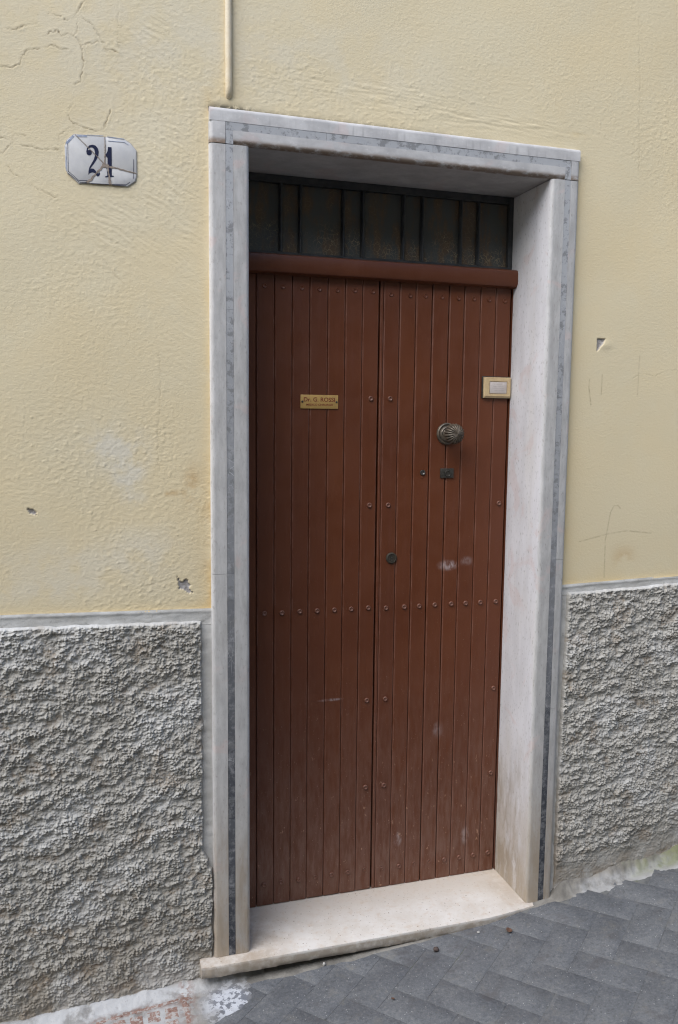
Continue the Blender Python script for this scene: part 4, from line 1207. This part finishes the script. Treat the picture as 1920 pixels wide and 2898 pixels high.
nc(text_mesh('MEDICO CHIRURGO', 0.0085, REDINK, 0.2560, 1.5905, D - 0.0031, npl, 'lettering', 0.084, 0.0001))
for x in (0.2015, 0.3095):
    mb = MB(); mb.lathe([(0.0034, 0.0026), (0.0033, 0.0040), (0.0022, 0.0046), (0.0008, 0.0046)], (x, D, 1.5995), 14)
    nc(mb.build('screw', DARKMETAL, npl, R(45)))

# ------------------------------------------------------------------ door bell
bell = empty('door_bell', (0.849, D, 1.655))
tag(bell, 'cream framed door bell plate with a small faded name card by the right jamb', 'door bell', kind='thing')
BI = Matrix.Translation((-0.849, -D, -1.655))
def bc(o): o.matrix_parent_inverse = BI; return o
x0, x1, z0, z1 = 0.8015, 0.8965, 1.6215, 1.6875
yf, yb = D - 0.0135, D
o4 = [(x0, z0), (x1, z0), (x1, z1), (x0, z1)]
i4 = [(x0 + 0.003, z0 + 0.006), (x1 - 0.002, z0 + 0.006), (x1 - 0.002, z1 - 0.002), (x0 + 0.003, z1 - 0.002)]
w4 = [(0.8192, 1.6340), (0.8828, 1.6340), (0.8828, 1.6745), (0.8192, 1.6745)]
vs = [(a, yb, b) for a, b in o4] + [(a, yf + 0.004, b) for a, b in o4] + [(a, yf, b) for a, b in i4] + [(a, yf, b) for a, b in w4] + [(a, yf + 0.0035, b) for a, b in w4]
fs = []
for q in range(4):
    for i in range(4):
        j = (i + 1) % 4
        fs.append((q * 4 + i, q * 4 + j, q * 4 + 4 + j, q * 4 + 4 + i))
fs.append((16, 17, 18, 19)); fs.append((3, 2, 1, 0))
mb = MB(); mb.add(vs, fs)
bc(mb.build('bell_frame', CREAM, bell, R(30)))
mb = MB(); mb.box(x0 - 0.0045, x1 + 0.0005, D - 0.004, D + 0.0003, z0 - 0.001, z1 + 0.003)  # dark sheet behind the frame, showing past its left side
bc(bevelled('dark_backing', mb, DARKMETAL, bell, 0.0006))
mb = MB(); mb.box(0.8210, 0.8812, yf + 0.0012, yf + 0.0034, 1.6360, 1.6730)
bc(bevelled('name_card', mb, CARD, bell, 0.0004))
mb = MB()
for z, a, b in ((1.6655, 0.836, 0.866), (1.6585, 0.832, 0.870), (1.6520, 0.829, 0.872), (1.6460, 0.836, 0.872)):
    t = a
    while t < b - 0.003:
        w_ = random.uniform(0.0015, 0.004)
        mb.box(t, min(b, t + w_), yf + 0.0010, yf + 0.0013, z, z + 0.0011); t += w_ + random.uniform(0.0008, 0.002)
bc(mb.build('faded_print', FADED, bell))

# ------------------------------------------------------------------ small litter
def lumpy(name, r, sx, sy, sz, mat, seed, loc, rz=0.0):
    bm = bmesh.new(); bmesh.ops.create_icosphere(bm, subdivisions=3, radius=r)
    for v in bm.verts:
        k = 1 + 0.45 * float(perlin(np.array([v.co.x / r * 1.3 + v.co.z / r]), np.array([v.co.y / r * 1.3]), seed)[0])
        v.co = Vector((v.co.x * sx * k, v.co.y * sy * k, v.co.z * sz * k))
    for f in bm.faces: f.smooth = True
    me = bpy.data.meshes.new(name); bm.to_mesh(me); bm.free()
    o = link(name, me, None, mat); o.location = loc; o.rotation_euler = (0, 0, rz)
    return o
def gz1(x): return float(ground_z(x))
def curled_leaf(name, L, B, loc, rz, seed):
    n, m = 14, 8
    u = np.linspace(-1, 1, n); v = np.linspace(-1, 1, m)
    U, V = np.meshgrid(u, v)
    wdt = np.sqrt(np.clip(1 - np.abs(U) ** 1.7, 0.02, 1))
    X = U * L / 2 * (1 - 0.15 * U * U); Y = V * wdt * B / 2
    Z = 0.004 + 0.38 * L * (U * 0.6) ** 2 + 0.9 * (Y ** 2) / B + 0.08 * L * perlin(U * 2, V * 2, seed)
    me = grid_mesh(name, np.stack([X, Y, Z], -1).reshape(-1, 3), U.shape)
    o = link(name, me, None, LEAFM)
    md = o.modifiers.new('thickness', 'SOLIDIFY'); md.thickness = 0.0007
    o.location = loc; o.rotation_euler = (0.25, 0.1, rz)
    return o
tag(curled_leaf('dry_leaf', 0.024, 0.018, (0.786, -0.098, gz1(0.786) + 0.001), 0.5, 3), 'curled dry brown leaf lying on the pavement right of centre', 'leaf', kind='thing')
tag(curled_leaf('dry_leaf', 0.012, 0.008, (0.352, -0.245, gz1(0.352)), 2.1, 5), 'tiny rust brown leaf scrap on the pavement lower left of the seed husk', 'leaf', kind='thing')
tag(lumpy('seed_husk', 0.0085, 1.1, 0.9, 0.85, NUT, 4, (0.545, -0.098, gz1(0.545) + 0.007)), 'dark round seed husk lying on the pavement before the doorstep', 'seed', kind='thing')
tag(lumpy('pebble', 0.0045, 0.9, 0.9, 1.3, PEBBLE, 6, (0.213, -0.040, gz1(0.213) + 0.006)), 'pale pebble wedged under the front edge of the doorstep', 'pebble', kind='thing')
tag(lumpy('pebble', 0.0045, 1.3, 0.9, 0.5, PEBBLE, 9, (0.700, -0.066, gz1(0.700) + 0.0025)), 'flat white pebble on the pavement close to the doorstep edge', 'pebble', kind='thing')
